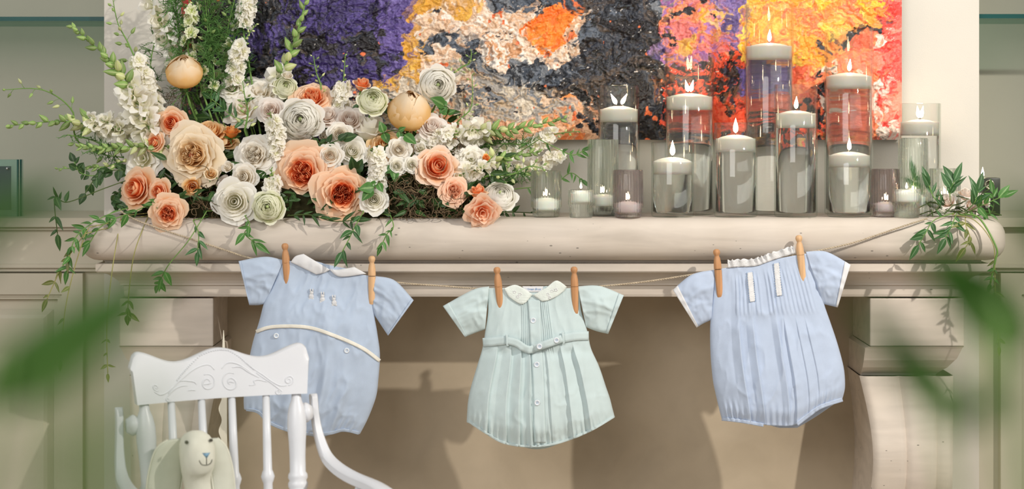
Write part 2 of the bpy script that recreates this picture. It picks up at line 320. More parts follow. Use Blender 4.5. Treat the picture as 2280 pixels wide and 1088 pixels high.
# low panelled cabinets in the recesses, capped by a moulded ledge
def recess(side):
    if side < 0: xa, xb = -4.2, XL
    else: xa, xb = XR, 4.2
    y0 = 0.285
    m = MB()
    for (ya, yb, yf) in ((485, 505, 0.262), (505, 512, 0.275), (512, 588, 0.285), (588, 596, 0.275), (596, 604, 0.285)):
        m.box(xa, xb, yf, 0.60, Z(yb, yf), Z(ya, yf))
    n = 1 if side < 0 else 2
    struct('trim_%d' % (n+1), m, M['panel'])
    zt = Z(604, y0)
    struct('wall_%s_lower' % ('left' if side < 0 else 'right'), MB().box(xa, xb, 0.30, 0.60, 0, zt), M['panel'])
    gx = X(186, y0) if side < 0 else X(2226, y0)
    # raised panel doors, edges mitred
    k = 0; wdt = 0.62
    while k < 3:
        a, b = (gx-wdt*(k+1)+0.008, gx-wdt*k) if side < 0 else (gx+wdt*k, gx+wdt*(k+1)-0.008)
        d = bpy.data.objects.new('panel_door', None); C.objects.link(d); d.location = ((a+b)/2, 0.29, 0.1)
        tag(d, ('painted cabinet door with moulded panel below the ledge with the glass picture frame', 'painted cabinet door with moulded panel below the ledge beside the black candle')[side > 0] + (', beside the mantel', ', second from the mantel', ', third from the mantel')[k], 'cabinet door', 'panelled cabinet doors')
        obj('stile_frame', frame_mb(a, b, 0.06, zt-0.004, 0.276, 0.30), M['panel'], d, False)
        obj('raised_panel', stack_front(a+0.075, b-0.075, 0.13, zt-0.092, [(0.299, 0), (0.288, 0.012), (0.284, 0.02)]), M['panel'], d, False)
        k += 1
def frame_mb(x0, x1, z0, z1, yf, yb, w_=0.05):
    m = MB()
    m.box(x0, x1, yf, yb, z1-w_, z1); m.box(x0, x1, yf, yb, z0, z0+w_); m.box(x0, x0+w_, yf, yb, z0+w_, z1-w_); m.box(x1-w_, x1, yf, yb, z0+w_, z1-w_)
    i = 0.012
    for q in (0.5, 1):
        a = w_+i*q; y = yf+0.006*q+0.004
        m.box(x0+w_, x1-w_, y, yb, z1-a, z1-w_); m.box(x0+w_, x1-w_, y, yb, z0+w_, z0+a)
        m.box(x0+w_, x0+a, y, yb, z0+a, z1-a); m.box(x1-a, x1-w_, y, yb, z0+a, z1-a)
    return m
def stack_front(x0, x1, z0, z1, rows):
    pts = []
    for y, i in rows: pts += [(x0+i, y, z0+i), (x1-i, y, z0+i), (x1-i, y, z1-i), (x0+i, y, z1-i)]
    m = MB(); m.grid(pts, 4, len(rows), True); n = len(pts)-4; m.f.append((n, n+1, n+2, n+3)); return m
recess(-1); recess(1)
# ---- stone mantelpiece
mant = thing('stone_mantelpiece', 'pale limestone mantelpiece with rounded shelf and scrolled corbels', 'mantelpiece', (0, 0.15, 0.25))
m = MB(); m.bbox(X(172, 0), X(2248, 0), 0.0, WB, Z(582, 0), ZS, 0.040, 6)
obj('shelf_slab', m, M['mantel'], mant, True, 40)
m = MB(); x0, x1 = X(172, 0), X(2248, 0)
stack(m, [(Z(586, .03), 0.05), (Z(577, .03), 0.05)], x0, x1, 0.0, WB)
stack(m, [(Z(606, .04), 0.036), (Z(603, .04), 0.033), (Z(588, .04), 0.033), (Z(586, .04), 0.036)], x0, x1, 0.0, WB)
zs = [(606, .045), (610, .055), (617, .066), (624, .074), (631, .078), (634, .078), (634.5, .084), (655, .086), (660, .088)]
stack(m, [(Z(a, b), b) for a, b in zs][::-1], x0, x1, 0.0, WB)
obj('cornice_moulding', m, M['mantel'], mant, False)
bY = 0.088
def corbel(side):
    if side < 0: xa, xb = X(265, bY), X(475, bY)
    else: xa, xb = X(1937, bY), X(2147, bY)
    c = thing0('corbel', mant, ((xa+xb)/2, bY, 0.25))
    m = MB(); m.bbox(xa, xb, bY, WB, Z(771, bY), Z(664, bY), 0.003, 2); obj('corbel_block', m, M['mantel'], c, False)
    m = MB(); mx = (xa+xb)/2
    out = -1 if side < 0 else 1
    rows = [(771, 0.0, 0), (776, 0.004, .004), (800, 0.012, .018), (804, 0.016, .020), (822, 0.030, .035), (838, 0.050, .055), (843, 0.052, .058)]
    pts = []
    for py, i, dy in rows:
        z = Z(py, bY)
        inn = -0.010 if py > 773 else 0
        l, r = (xa+i, xb-inn) if side < 0 else (xa+inn, xb-i)
        pts += [(l, WB, z), (l, bY+dy, z), (r, bY+dy, z), (r, WB, z)]
    m.grid(pts, 4, len(rows), True, flip=True); obj('ogee_moulding', m, M['mantel'], c, False)
    # scrolled console leg: side profile bulges forward, then falls back to a plinth
    prof = []
    for t in np.linspace(0, 1, 26):
        z = Z(843, bY)*(1-t)+0.36*t
        f = 0.10+0.085*math.sin(min(1, t*1.35)*PI*0.72)-0.03*t
        prof.append((0.23-f, z))
    li, ri = (xa+0.012, xb+0.004) if side < 0 else (xa-0.014, xb-0.012)
    m = MB(); nx = 25; pts = []
    for (y, z) in prof:
        t = 1-(z-0.36)/(Z(843, bY)-0.36)
        wv = 0.018*math.sin(t*PI)
        for i in range(nx):
            u = i/(nx-1); xx = (li+wv)*(1-u)+(ri-wv)*u if side > 0 else (li+wv)*(1-u)+(ri-wv)*u
            g = 0.0
            for cpos in (0.42, 0.80): g += 0.007*math.exp(-((u-cpos)/0.028)**2)
            edge = 0.012*(1-min(1, u/0.05, (1-u)/0.05))
            pts.append((xx, y+g+edge, z))
    m.grid(pts, nx, len(prof), flip=True)
    bk = []
    for (y, z) in prof:
        t = 1-(z-0.36)/(Z(843, bY)-0.36); wv = 0.018*math.sin(t*PI)
        bk.append((li+wv, y+.012, z)); bk.append((li+wv, WB, z))
    m.grid(bk, 2, len(prof))
    bk = []
    for (y, z) in prof:
        t = 1-(z-0.36)/(Z(843, bY)-0.36); wv = 0.018*math.sin(t*PI)
        bk.append((ri-wv, y+.012, z)); bk.append((ri-wv, WB, z))
    m.grid(bk, 2, len(prof), flip=True)
    obj('scroll_leg', m, M['mantel'], c, True, 50)
    obj('plinth', MB().bbox(xa-0.01, xb+0.01, 0.09, WB, 0.25, 0.365, 0.006, 2), M['mantel'], c, False)
def thing0(name, parent, loc):
    o = bpy.data.objects.new(name, None); o.empty_display_size = 0.02; C.objects.link(o); o.parent = parent; o.location = Vector(loc)-wloc(parent); return o
corbel(-1); corbel(1)
m = MB(); m.box(X(500, .29), X(1905, .29), 0.292, WB, 0.25, Z(655, .29)); obj('firebox_panel', m, M['firebox'], mant, False)
# ---- glass shelves in the recesses
for nm, xa, xb, py, lab in (('glass_shelf', -1.9, XL-0.002, 42, 'thick glass shelf with a dark teal edge above the glass picture frame'), ('glass_shelf', XR+0.002, 1.9, 36, 'thick glass shelf with a dark teal edge high above the black candle')):
    z = Z(py, 0.33); g = thing(nm, lab, 'shelf', ((xa+xb)/2, 0.46, z), 'glass shelves in the recesses')
    obj('glass_plate', MB().box(xa, xb, 0.332, 0.60, z-0.005, z+0.005), M['shelfglass'], g, False)
    obj('front_edge', MB().box(xa, xb, 0.329, 0.3322, z-0.0052, z+0.0052), M['glassedge'], g, False)
# ---- glass picture frame on the ledge
fy = 0.33; g = thing('picture_frame', 'double-plate glass picture frame with dark photo standing on the ledge', 'picture frame', P(-20, 473, fy))
zl = Z(485, .262)
obj('glass_plate', MB().bbox(X(-120, fy), X(40, fy), fy, fy+0.006, zl, Z(355, fy), 0.001, 1), M['shelfglass'], g, False)
obj('glass_plate', MB().bbox(X(-113, fy), X(47, fy), fy+0.014, fy+0.020, zl, Z(355, fy), 0.001, 1), M['shelfglass'], g, False)
for a, y in ((37.5, fy), (44.5, fy+0.014)):
    obj('glass_rim', MB().box(X(a, y), X(a+3.2, y), y-0.0006, y+0.0066, zl, Z(355, fy)), M['glassedge'], g, False)
obj('photo', MB().box(X(-95, fy), X(23, fy), fy+0.0068, fy+0.0078, Z(468, fy), Z(370, fy)), M['photo'], g, False)
for a in (-88, 16): obj('standoff_pin', MB().lathe([(.0001, 0), (.003, 0), (.003, 0.008)], 12, P(a, 375, fy-.001), P(a, 375, fy+.1)), M['metal'], g)
# ---- abstract impasto painting
def painting():
    y0 = 0.268; xa, xb, ya, yb = 404, 2008, -190, 311
    st = 1.75; nx = int((xb-xa)/st); ny = int((yb-ya)/st)
    gx, gy = np.meshgrid(np.linspace(xa, xb, nx), np.linspace(yb, ya, ny))
    wx = gx+66*(fbm(gx/95, gy/95, 3, 3)-.5)+42*(fbm(gx/26, gy/20, 31, 4)-.5); wy = gy+56*(fbm(gx/95, gy/95, 7, 3)-.5)+42*(fbm(gx/26, gy/20, 41, 4)-.5)
    pal = dict(
        K=[(18,15,18),(32,28,32),(24,20,22),(52,56,66),(78,66,58),(16,13,13)], P=[(52,40,88),(74,60,120),(40,32,66),(88,74,138),(60,48,104),(30,24,40)], L=[(98,80,146),(112,94,162),(86,70,132),(122,106,170),(92,76,138)],
        B=[(232,198,168),(242,222,202),(220,178,142),(236,210,188),(245,232,218),(212,156,112)], O=[(226,166,62),(212,158,86),(236,184,74),(222,180,130)], F=[(252,138,48),(250,116,36),(253,160,66)],
        G=[(62,70,82),(88,96,108),(40,43,50),(118,122,128)], S=[(206,190,168),(222,208,188),(168,160,152),(196,170,140),(120,122,126),(230,196,164)], A=[(232,172,130),(240,190,152),(216,150,110),(236,150,84)],
        R=[(204,112,142),(160,104,164),(224,124,120),(238,140,96),(176,120,176),(226,160,110)], V=[(112,92,150),(132,108,166),(96,80,132),(150,120,160)], D=[(44,34,34),(70,50,44),(238,86,52),(36,30,34),(120,80,56),(60,50,70)], E=[(240,82,46),(246,104,66),(224,70,44)],
        Y=[(250,186,44),(253,206,88),(252,164,60),(255,150,90)], T=[(253,152,74),(250,176,92),(252,130,82),(254,196,110)], N=[(250,126,82),(246,108,76),(252,150,96),(248,134,108)], C=[(240,88,80),(246,112,98),(236,74,66),(250,140,120)], W=[(240,226,214),(232,210,196),(245,236,228)], Q=[(104,84,156),(116,96,170),(92,74,142)])
    seeds = []
    def s(k, *pts): seeds.extend((k, x, y) for x, y in pts)
    s('K', (420,40),(500,20),(560,60),(430,150),(520,140),(570,150),(600,20),(560,-40),(450,230),(560,250))
    s('P', (640,20),(700,60),(760,110),(640,130),(800,40),(720,150),(620,190),(690,-40),(760,190),(830,160),(560,100),(600,70),(800,170))
    s('L', (880,30),(890,90),(880,140),(860,170),(905,60),(910,120),(890,-20)); s('K', (815,115),(835,130),(850,160),(590,110),(700,80),(655,70),(570,180))
    s('O', (936,10),(935,80),(928,140),(915,178),(880,186),(845,196),(985,5),(1035,25),(960,10),(1000,-20),(928,110))
    s('B', (970,60),(1000,40),(1060,50),(1100,80),(1140,40),(1150,90),(1080,110),(1120,130),(1000,110),(1170,120),(1220,135),(960,120),(1040,80),(1180,30),(1240,140),(960,150),(1040,200),(1260,110),(1280,60),(1270,80),(1100,25),(1020,60),(1060,-20))
    s('F', (1200,45),(1230,40),(1255,50),(1215,75),(1240,80),(1255,95),(1225,98),(1262,70)); s('G', (1010,70),(1040,95),(980,90),(1060,140),(1100,160),(1140,150),(1180,165),(1230,175),(1270,165),(1200,150),(1250,5),(1200,5),(1150,8),(1110,8),(1280,20))
    s('S', (900,200),(860,210),(990,180),(1040,170),(1060,190),(1100,190),(1130,210),(1080,220),(1160,220),(1040,230),(1100,250),(1150,250),(1190,240),(1210,260),(1010,250),(1240,270),(1180,270),(960,210),(1080,270),(940,230),(840,240),(800,220))
    s('A', (1160,285),(1200,295),(1240,295),(1280,300),(1300,305),(1110,290),(1060,290),(1265,290),(1205,280),(1270,255),(1010,290),(960,290)); s('K', (1230,200),(1280,190),(1320,210),(1300,240),(1330,270),(1360,300),(1400,260),(1380,200),(1420,220),(1300,120),(1330,150),(1360,120),(1330,30),(1300,20),(1380,60),(1400,20),(1440,40),(1450,90),(1410,140),(1440,180),(1450,240),(1430,290),(1290,215),(1340,80),(1460,150),(1310,180),(1360,240),(1440,-20),(1350,-40),(1470,285),(1500,290),(1540,300))
    s('G', (1310,50),(1320,90),(1350,20),(1460,15),(1290,100)); s('R', (1490,20),(1520,60),(1500,100),(1540,20),(1580,100),(1560,60),(1600,80),(1490,130),(1540,130),(1620,110),(1590,40),(1480,60),(1520,-20))
    s('V', (1620,20),(1640,50),(1600,10),(1640,90),(1630,70),(1460,110),(1650,-20)); s('O', (1600,55),(1610,75),(1570,45),(1530,95))
    s('D', (1500,170),(1540,180),(1580,170),(1610,150),(1640,170),(1600,200),(1490,220),(1560,220),(1640,220),(1620,300),(1660,290),(1590,300),(1690,260),(1700,300),(1740,290),(1500,260),(1450,210),(1720,250),(1790,290),(1820,300),(1650,135)); s('E', (1540,250),(1570,255),(1510,245),(1600,250),(1620,240),(1690,235),(1730,225),(1640,262),(1670,240),(1600,278))
    s('Y', (1660,70),(1665,100),(1690,20),(1720,60),(1780,90),(1800,130),(1770,120),(1670,120),(1800,20),(1830,10),(1845,70),(1760,20),(1940,15),(1945,45),(1700,-20),(1810,140),(1655,45)); s('T', (1740,40),(1770,50),(1740,100),(1810,70),(1860,40),(1880,20),(1840,110),(1870,90),(1820,50),(1700,90),(1790,60),(1880,60),(1900,40),(1780,-20),(1860,-20),(1835,135))
    s('Q', (1690,140),(1720,150),(1740,170),(1690,180),(1720,190),(1700,120)); s('N', (1790,180),(1800,220),(1830,180),(1870,160),(1900,110),(1920,80),(1870,230),(1900,270),(1930,150),(1850,280),(1930,200),(1900,200),(1940,250),(1770,170),(1930,300),(1960,290),(1780,210),(1910,20))
    s('C', (1970,30),(1980,80),(1975,130),(1985,180),(1970,220),(1990,260),(1960,60),(1995,30),(1960,110),(2000,120),(1965,-30)); s('W', (1945,215),(1950,240),(1965,262),(1980,290),(1960,100),(1945,200),(1992,300),(1870,200),(1850,245),(1830,150)); s('K', (1825,165),(1830,120),(1880,90),(1905,75),(1940,60),(1835,190),(1780,250),(1810,260))
    sx = np.array([q[1] for q in seeds], float); sy = np.array([q[2] for q in seeds], float)
    # above the frame the layout repeats upward in the same palette (out of shot)
    fy_ = np.where(wy < -45, -45-(wy+45)*0.8, wy)
    best = np.full(gx.shape, 1e9); idx = np.zeros(gx.shape, int)
    for i in range(len(seeds)):
        d = (wx-sx[i])**2+(fy_-sy[i])**2; mk = d < best; best[mk] = d[mk]; idx[mk] = i
    reg = np.floor(np.clip((fbm(wx/48, wy/40, 63, 3)-.2)/.6, 0, .999)*6).astype(int)
    def strokes(lu, lv, seed, o):
        out_ = np.zeros(gx.shape)
        for q, a0 in enumerate((.25, 1.25, 2.1, .7, 2.8, 1.7)):
            c0, s0 = math.cos(a0), math.sin(a0); mk = reg == q; out_[mk] = fbm((wx*c0+wy*s0)/lu, (-wx*s0+wy*c0)/lv, seed+q, o)[mk]
        return out_
    tone = .84*fbm(wx/50+9, wy/32+4, 21, 3)+.16*strokes(70, 11, 22, 2); tone2 = fbm(wx/22, wy/40, 57, 3); stroke = strokes(34, 4.5, 77, 3)
    pick = np.clip((tone-.22)/.56, 0, .999)
    col = np.zeros(gx.shape+(3,))
    keys = sorted(set(q[0] for q in seeds)); ki = np.array([keys.index(q[0]) for q in seeds])[idx]
    for n, k in enumerate(keys):
        c = np.array([lin(x)[:3] for x in pal[k]]); mk = ki == n
        j = np.floor(pick[mk]*len(c)).astype(int); col[mk] = c[j]
        e = tone2[mk] > 0.66; cc = col[mk]; cc[e] = c[(j[e]+2) % len(c)]; col[mk] = cc
    # wet-in-wet: drag colour along the stroke from a neighbouring spot
    drag = np.clip((strokes(60, 9, 123, 3)-.52)*6, 0, .75)[..., None]; col = col*(1-drag)+np.roll(np.roll(col, 14, 1), 9, 0)*drag
    dark = (fbm(gx/34, gy/20, 91, 4) > 0.72) & np.isin(ki, [keys.index(k) for k in 'BSPLRA']); col[dark] = np.array(lin((44,38,42))[:3])
    hot = (fbm(gx/18, gy/24, 95, 3) > 0.79) & np.isin(ki, [keys.index(k) for k in 'BSRDK']); col[hot] = np.array(lin((236,120,70))[:3])
    sp = (vnoise(gx/4.5, gy/4.0, 99) > 0.93) & (fbm(gx/45, gy/45, 5, 3) > .50) & np.isin(ki, [keys.index(k) for k in 'KDG']); col[sp] = np.array(lin((222,214,206))[:3])
    col *= (0.90+0.28*stroke)[..., None]
    rid = 1-np.abs(2*fbm(wx/30, wy/30, 5, 5)-1); 
    h = 0.009*rid**2+0.005*(fbm(wx/16, wy/8, 13, 4)-.5)+0.0085*stroke+0.003*(fbm(gx/4, gy/4, 19, 2)-.5)
    edge = np.minimum(np.minimum(gx-xa, xb-gx), np.minimum(gy-ya, yb-gy)); h *= np.clip(edge/20, 0, 1)
    Y = y0-h; s_ = (D+y0)/D*0.001
    V_ = np.stack([(gx-1140)*s_, Y, ZC+(260-gy)*s_], -1).reshape(-1, 3)
    a = (np.arange(ny-1)[:, None]*nx+np.arange(nx-1)[None]).ravel()
    F = np.stack([a, a+1, a+nx+1, a+nx], -1)
    me = bpy.data.meshes.new('paint_layer'); me.vertices.add(len(V_)); me.vertices.foreach_set('co', V_.ravel())
    me.loops.add(F.size); me.loops.foreach_set('vertex_index', F.ravel()); me.polygons.add(len(F)); me.polygons.foreach_set('loop_start', np.arange(0, F.size, 4)); me.update(calc_edges=True)
    me.polygons.foreach_set('use_smooth', np.ones(len(F), bool))
    at = me.color_attributes.new('pigment', 'FLOAT_COLOR', 'POINT'); at.data.foreach_set('color', np.concatenate([col.reshape(-1, 3), np.ones((len(V_), 1))], 1).astype(np.float32).ravel())
    mt, nt, out = newmat('oil_paint'); L = nt.links.new
    b = N(nt, 'ShaderNodeBsdfPrincipled'); b.inputs['Roughness'].default_value = 0.28; b.inputs['Specular IOR Level'].default_value = 0.5
    ca = N(nt, 'ShaderNodeAttribute', attribute_name='pigment'); L(ca.outputs[0], b.inputs['Base Color'])
    tc = N(nt, 'ShaderNodeTexCoord'); mp = N(nt, 'ShaderNodeMapping'); mp.inputs['Scale'].default_value = (1, 1, 1.8); L(tc.outputs['Object'], mp.inputs[0])
    n = N(nt, 'ShaderNodeTexNoise'); n.inputs['Scale'].default_value = 110; n.inputs['Detail'].default_value = 5; n.inputs['Distortion'].default_value = 1.8; L(mp.outputs[0], n.inputs[0])
    bp = N(nt, 'ShaderNodeBump'); bp.inputs['Strength'].default_value = 0.55; bp.inputs['Distance'].default_value = 0.004; L(n.outputs[0], bp.inputs['Height']); L(bp.outputs[0], b.inputs['Normal']); L(b.outputs[0], out.inputs[0])
    t = thing('abstract_painting', 'large unframed abstract oil painting in thick purple, black, peach and orange paint', 'painting', P((xa+xb)/2, yb, y0))
    me.transform(Matrix.Translation(-wloc(t))); me.materials.append(mt)
    o = bpy.data.objects.new('paint_layer', me); C.objects.link(o); o.parent = t
    obj('canvas_body', MB().bbox(X(xa, y0), X(xb, y0), y0+0.0005, WB-.001, Z(yb, y0), Z(ya, y0), 0.002, 1), M['canvas'], t, False)
painting()
# ------------------------------------------------------------------ flower parts (unit-sized meshes, shared by instances)
def petal(R, H, W, curl, ruffle=0.0, seed=0, base=0.14, bulge=0.0, point=0.0, nu=7, nv=6, q=1.25, th=0.0, cut=0.20, ox=0.0, oy=0.0):
    r_ = random.Random(seed); ph = r_.random()*6; k2 = r_.uniform(.8, 1.2); sk = r_.uniform(-.12, .12)
    pts = []; uv = []
    for j in range(nv):
        v = j/(nv-1)
        for i in range(nu):
            u = 2*i/(nu-1)-1
            ve = v*(1-cut*u*u*v-(point*abs(u)*v))
            if bulge: rr = R*(base+(1-base)*math.sin(PI*(bulge*ve))/math.sin(PI*min(.5, bulge)))
            else: rr = R*(base+(1-base)*math.sin(ve*PI/2)**0.8)
            z = H*ve**q
            k = smooth01(.55, 1.0, ve)
            rr += curl*R*0.45*k*k+ruffle*R*math.sin(4.2*u*k2+ph)*k+0.05*R*sk*u
            z -= curl*H*0.55*k*k*k-ruffle*H*0.5*math.sin(5.1*u+ph*2)*k
            rr -= 0.05*R*(u*u)*(1-curl)
            w_ = W*math.sin(PI*(.13+.55*v))
            a = th+u*w_
            pts.append((ox+rr*math.cos(a), oy+rr*math.sin(a), z)); uv.append(((u+1)/2, v))
    m = MB(); m.grid(pts, nu, nv, uv=uv); return m
def make_type(kind, variant):
    r_ = random.Random(hash((kind, variant)) % 1000 if False else {'rose':1,'garden':2,'bud':3,'globe':4,'ran':5,'frill':6}[kind]*100+variant)
    out = []                                                 # list of mesh
    def layer(n, R, H, W, curl, ruf=0.0, off=0.0, jit=0.12, **k):
        for i in range(n):
            th = off+2*PI*i/n+r_.uniform(-jit, jit)
            mb = petal(R*r_.uniform(.94, 1.06), H*r_.uniform(.93, 1.06), W, curl*r_.uniform(.6, 1.3), ruf, r_.randrange(9999), th=th, **k)
            out.append((mb.mesh('petal'), R))
    if kind == 'rose':
        layer(3, .13, .92, 1.9, 0, .02, 0, base=.4, bulge=.72); layer(3, .26, .99, 1.5, .02, .03, .6, base=.3, bulge=.72); layer(4, .39, .98, 1.25, .05, .03, 1.2, base=.3, bulge=.66); layer(4, .52, .94, 1.1, .20, .04, .4, base=.25, bulge=.56)
        layer(5, .64, .83, 1.0, .36, .05, .3); layer(5, .81, .66, .95, .52, .05, 1.0); layer(5, 1.0, .45, .95, .78, .06, .1, point=.05)
    elif kind == 'garden':
        for a in range(4):
            th = a*PI/2+r_.uniform(-.35, .35); ro = .25+r_.uniform(-.04, .04); k_ = dict(ox=ro*math.cos(th), oy=ro*math.sin(th))
            for rr, hh in ((.06, .92), (.12, .95), (.19, .93), (.26, .88)): layer(2, rr, hh, 1.35, .12, .10, th+rr*9, jit=.4, base=.4, bulge=.62, **k_)
        layer(5, .54, .84, 1.0, .32, .12, .3); layer(6, .66, .78, .92, .42, .10, .9); layer(6, .79, .66, .9, .55, .09, .2); layer(6, .92, .52, .9, .7, .09, .7); layer(5, 1.06, .36, .95, .8, .09, .1)
    elif kind == 'bud':
        layer(2, .16, 1.25, 2.0, 0, .02, base=.5); layer(3, .30, 1.30, 1.3, .15, .03, .5, base=.3); layer(3, .48, 1.22, 1.1, .35, .05, .1, base=.2); layer(4, .68, 1.02, .95, .7, .07, .7)
    elif kind == 'globe':
        layer(3, .22, 1.62, 1.5, 0, .03, 0, base=.5); layer(4, .34, 1.70, 1.9, 0, .02, .3, bulge=1.0, cut=.0); layer(4, .6, 1.72, 1.6, 0, .02, .9, bulge=1.0, cut=.0); layer(3, .50, 1.74, 1.5, 0, .03, .5, bulge=.95, cut=.06); layer(3, .72, 1.80, 1.5, 0, .03, 1.0, bulge=.98, cut=.07); layer(4, .90, 1.80, 1.35, 0, .03, .2, bulge=.97, cut=.08); layer(4, 1.0, 1.70, 1.25, 0, .03, .8, bulge=.93, cut=.12)
    elif kind == 'ran':
        n = 13
        for i in range(n):
            f = i/(n-1); hz_ = .26+.58*math.sqrt(max(0, 1-(f*.97)**2)); layer(3+i//2 if i < 8 else 8, .12+.90*f, hz_, 1.2-.50*f, 0 if f < .9 else .08, .022, i*1.9, jit=.15, bulge=.80-.14*f**3, base=.25, nu=6, nv=6)
        layer(7, 1.05, .28, .6, .3, .04, .3, bulge=.5, nu=6, nv=5)
    elif kind == 'frill':
        layer(3, .22, .70, 1.3, .1, .12, 0, base=.3); layer(4, .42, .78, 1.0, .3, .16, .5); layer(5, .66, .70, .9, .5, .16, .2); layer(6, .88, .52, .85, .7, .17, .8); layer(6, 1.05, .32, .8, .8, .16, .2)
    return out
TYPES = {k: [make_type(k, v) for v in range(3)] for k in ('rose', 'garden', 'bud', 'globe', 'ran', 'frill')}
def leaf_mesh(L=1.0, W=0.2, bend=0.15, fold=0.25, n=7, tip=1.0, wave=0.0):
    # along +X, up is +Z
    pts = []; uv = []
    for j in range(n):
        t = j/(n-1); w_ = W*(math.sin(PI*min(1, t**0.75))**0.9)*(1-0.25*t*tip) if 0 < t < 1 else 0.004
        for i, u in enumerate((-1, -.5, 0, .5, 1)):
            pts.append((L*t, w_*u, -bend*L*t*t+abs(u)*w_*fold+wave*W*math.sin(t*9+u*2))); uv.append(((u+1)/2, t))
    m = MB(); m.grid(pts, 5, n, uv=uv); return m.mesh('leaf')
LEAF = [leaf_mesh(1, .19, .12, .3), leaf_mesh(1, .16, .3, .35, wave=.1), leaf_mesh(1, .24, .2, .2), leaf_mesh(1, .13, .25, .5, wave=.2)]
LEAFR = [leaf_mesh(1, .33, .2, .25, tip=.3), leaf_mesh(1, .38, .3, .2, tip=.2, wave=.08)]
def bud_mesh(el=1.0, n=8):
    m = MB(); prof = []
    for j in range(7):
        t = j/6; prof.append((max(.01, .42*math.sin(PI*t**.8)**.8*(1-.35*t)), t*1.3*el))
    m.lathe(prof, n)
    m.uv = [(.5+.3*((i % n) % 2), (i//n)/6) for i in range(len(m.v))]
    return m.mesh('bud')
BUD = [bud_mesh(), bud_mesh(1.25)]
def snap_mesh(seed):
    # two-lipped snapdragon floret: tube along +Z with frilled lips
    r_ = random.Random(seed); m = MB(); prof = [(.10, 0), (.22, .15), (.27, .5), (.34, .8), (.30, .95)]
    m.lathe(prof, 9); m.uv = [(.3, .35*(i//9)/4+.3) for i in range(len(m.v))]
    for th, W, R, H, cu in ((.55, .55, .95, 1.55, .35), (-.55, .55, .95, 1.55, .35), (PI-.75, .42, .95, 1.05, .9), (PI, .42, 1.05, 1.0, .9), (PI+.75, .42, .95, 1.05, .9)):
        p = petal(R, H, W, cu, .10, r_.randrange(999), base=.25, th=th, nu=5, nv=5); m.add(p.v, p.f, p.uv)
    return m.mesh('floret')
def stock_mesh(seed, layers=2):
    r_ = random.Random(seed); m = MB()
    for R, H, n in ((1.0, .35, 5), (.72, .55, 5), (.40, .62, 3))[:layers+1]:
        for i in range(n):
            p = petal(R*r_.uniform(.85, 1.12), H*r_.uniform(.7, 1.2), .62 if n > 3 else .9, .5, .15, r_.randrange(999), base=.06, th=2*PI*i/n+r_.uniform(-.25, .25)+R*3, nu=5, nv=4); m.add(p.v, p.f, p.uv)
    return m.mesh('floret')
SNAP = [snap_mesh(s) for s in (1, 2, 3)]; STOCK = [stock_mesh(s) for s in (4, 5, 6)]; STAR = [stock_mesh(s, 1) for s in (7, 8)]
def frame(d, spin=0.0, upv=(0,0,1)):
    d = Vector(d).normalized(); x = Vector(upv).cross(d)
    x = x.normalized() if x.length > 1e-4 else Vector((1,0,0)); y = d.cross(x)
    return Matrix((x, y, d)).transposed().to_4x4() @ Matrix.Rotation(spin, 4, 'Z')
def xframe(d, roll=0.0, upv=(0,-1,0.35)):
    d = Vector(d).normalized(); y = Vector(upv).cross(d)
    y = y.normalized() if y.length > 1e-4 else Vector((0,0,1)); z = d.cross(y)
    return Matrix((d, y, z)).transposed().to_4x4() @ Matrix.Rotation(roll, 4, 'X')
def tm(loc, rot, s): return Matrix.Translation(loc) @ rot @ Matrix.Diagonal((s, s, s, 1) if not hasattr(s, '__len__') else (*s, 1))
def Yf(py): return min(0.20, max(0.0, 0.018+(485-py)/300*0.135))
BED = (690, 0.13)
def bed_point(px, py):
    bx = min(1060, max(320, px*.55+690*.45)); return P(bx, 462, 0.13)
# ---- moss bed that holds every stem
bedm = MB(); pts = []
for j in range(9):
    for i in range(28):
        a = 2*PI*i/28; t = j/8; rr = math.cos(t*PI/2)**.5*(1+.09*math.sin(5*a+j)+.06*rnd.random())
        c = P(690, 487, .135); pts.append((c.x+.405*rr*math.cos(a), c.y+.105*rr*math.sin(a)*(1-.2*t), ZS+.095*math.sin(t*PI/2)*(1+.2*math.sin(3*a))))
bedm.grid(pts, 28, 9, True)
bed = thing('moss_bed', 'low mossy bed under the flowers on the mantel shelf', 'moss', P(690, 487, .135))
obj('bed_core', bedm, M['earth'], bed)
def curls(cx, cy, Y, rx, ry, ry_, n, mb, rr=0.0011):
    for _ in range(n):
        p = P(cx+rnd.gauss(0, rx*.5), cy+rnd.gauss(0, ry*.5), Y+rnd.uniform(-ry_, ry_)); d = Vector((rnd.gauss(0,1), rnd.gauss(0,.6), rnd.gauss(0,1))).normalized(); ax = Vector((rnd.gauss(0,1), rnd.gauss(0,1), rnd.gauss(0,1))).normalized()
        pts = []; k = rnd.uniform(.2, .75)
        for s_ in range(14):
            pts.append(p.copy()); d = (Quaternion(ax, k) @ d); ax = (ax+Vector((rnd.gauss(0,.4), rnd.gauss(0,.4), rnd.gauss(0,.4)))).normalized(); p = p+d*.0052
            p.z = max(p.z, ZS+.001)
        mb.tube(pts, [rr*(1-.5*i/13) for i in range(14)], 4, False)
cm = MB()
curls(925, 445, .045, 70, 62, .03, 190, cm); curls(480, 455, .05, 55, 50, .03, 70, cm); curls(1010, 330, .12, 50, 22, .03, 50, cm, .0007); curls(390, 230, .17, 40, 60, .03, 60, cm, .0006); curls(700, 302, .1, 45, 14, .02, 30, cm, .0007); curls(1000, 470, .05, 60, 14, .02, 50, cm)
o = obj('moss_tangle', cm, M['moss'], bed); o['kind'] = 'stuff'
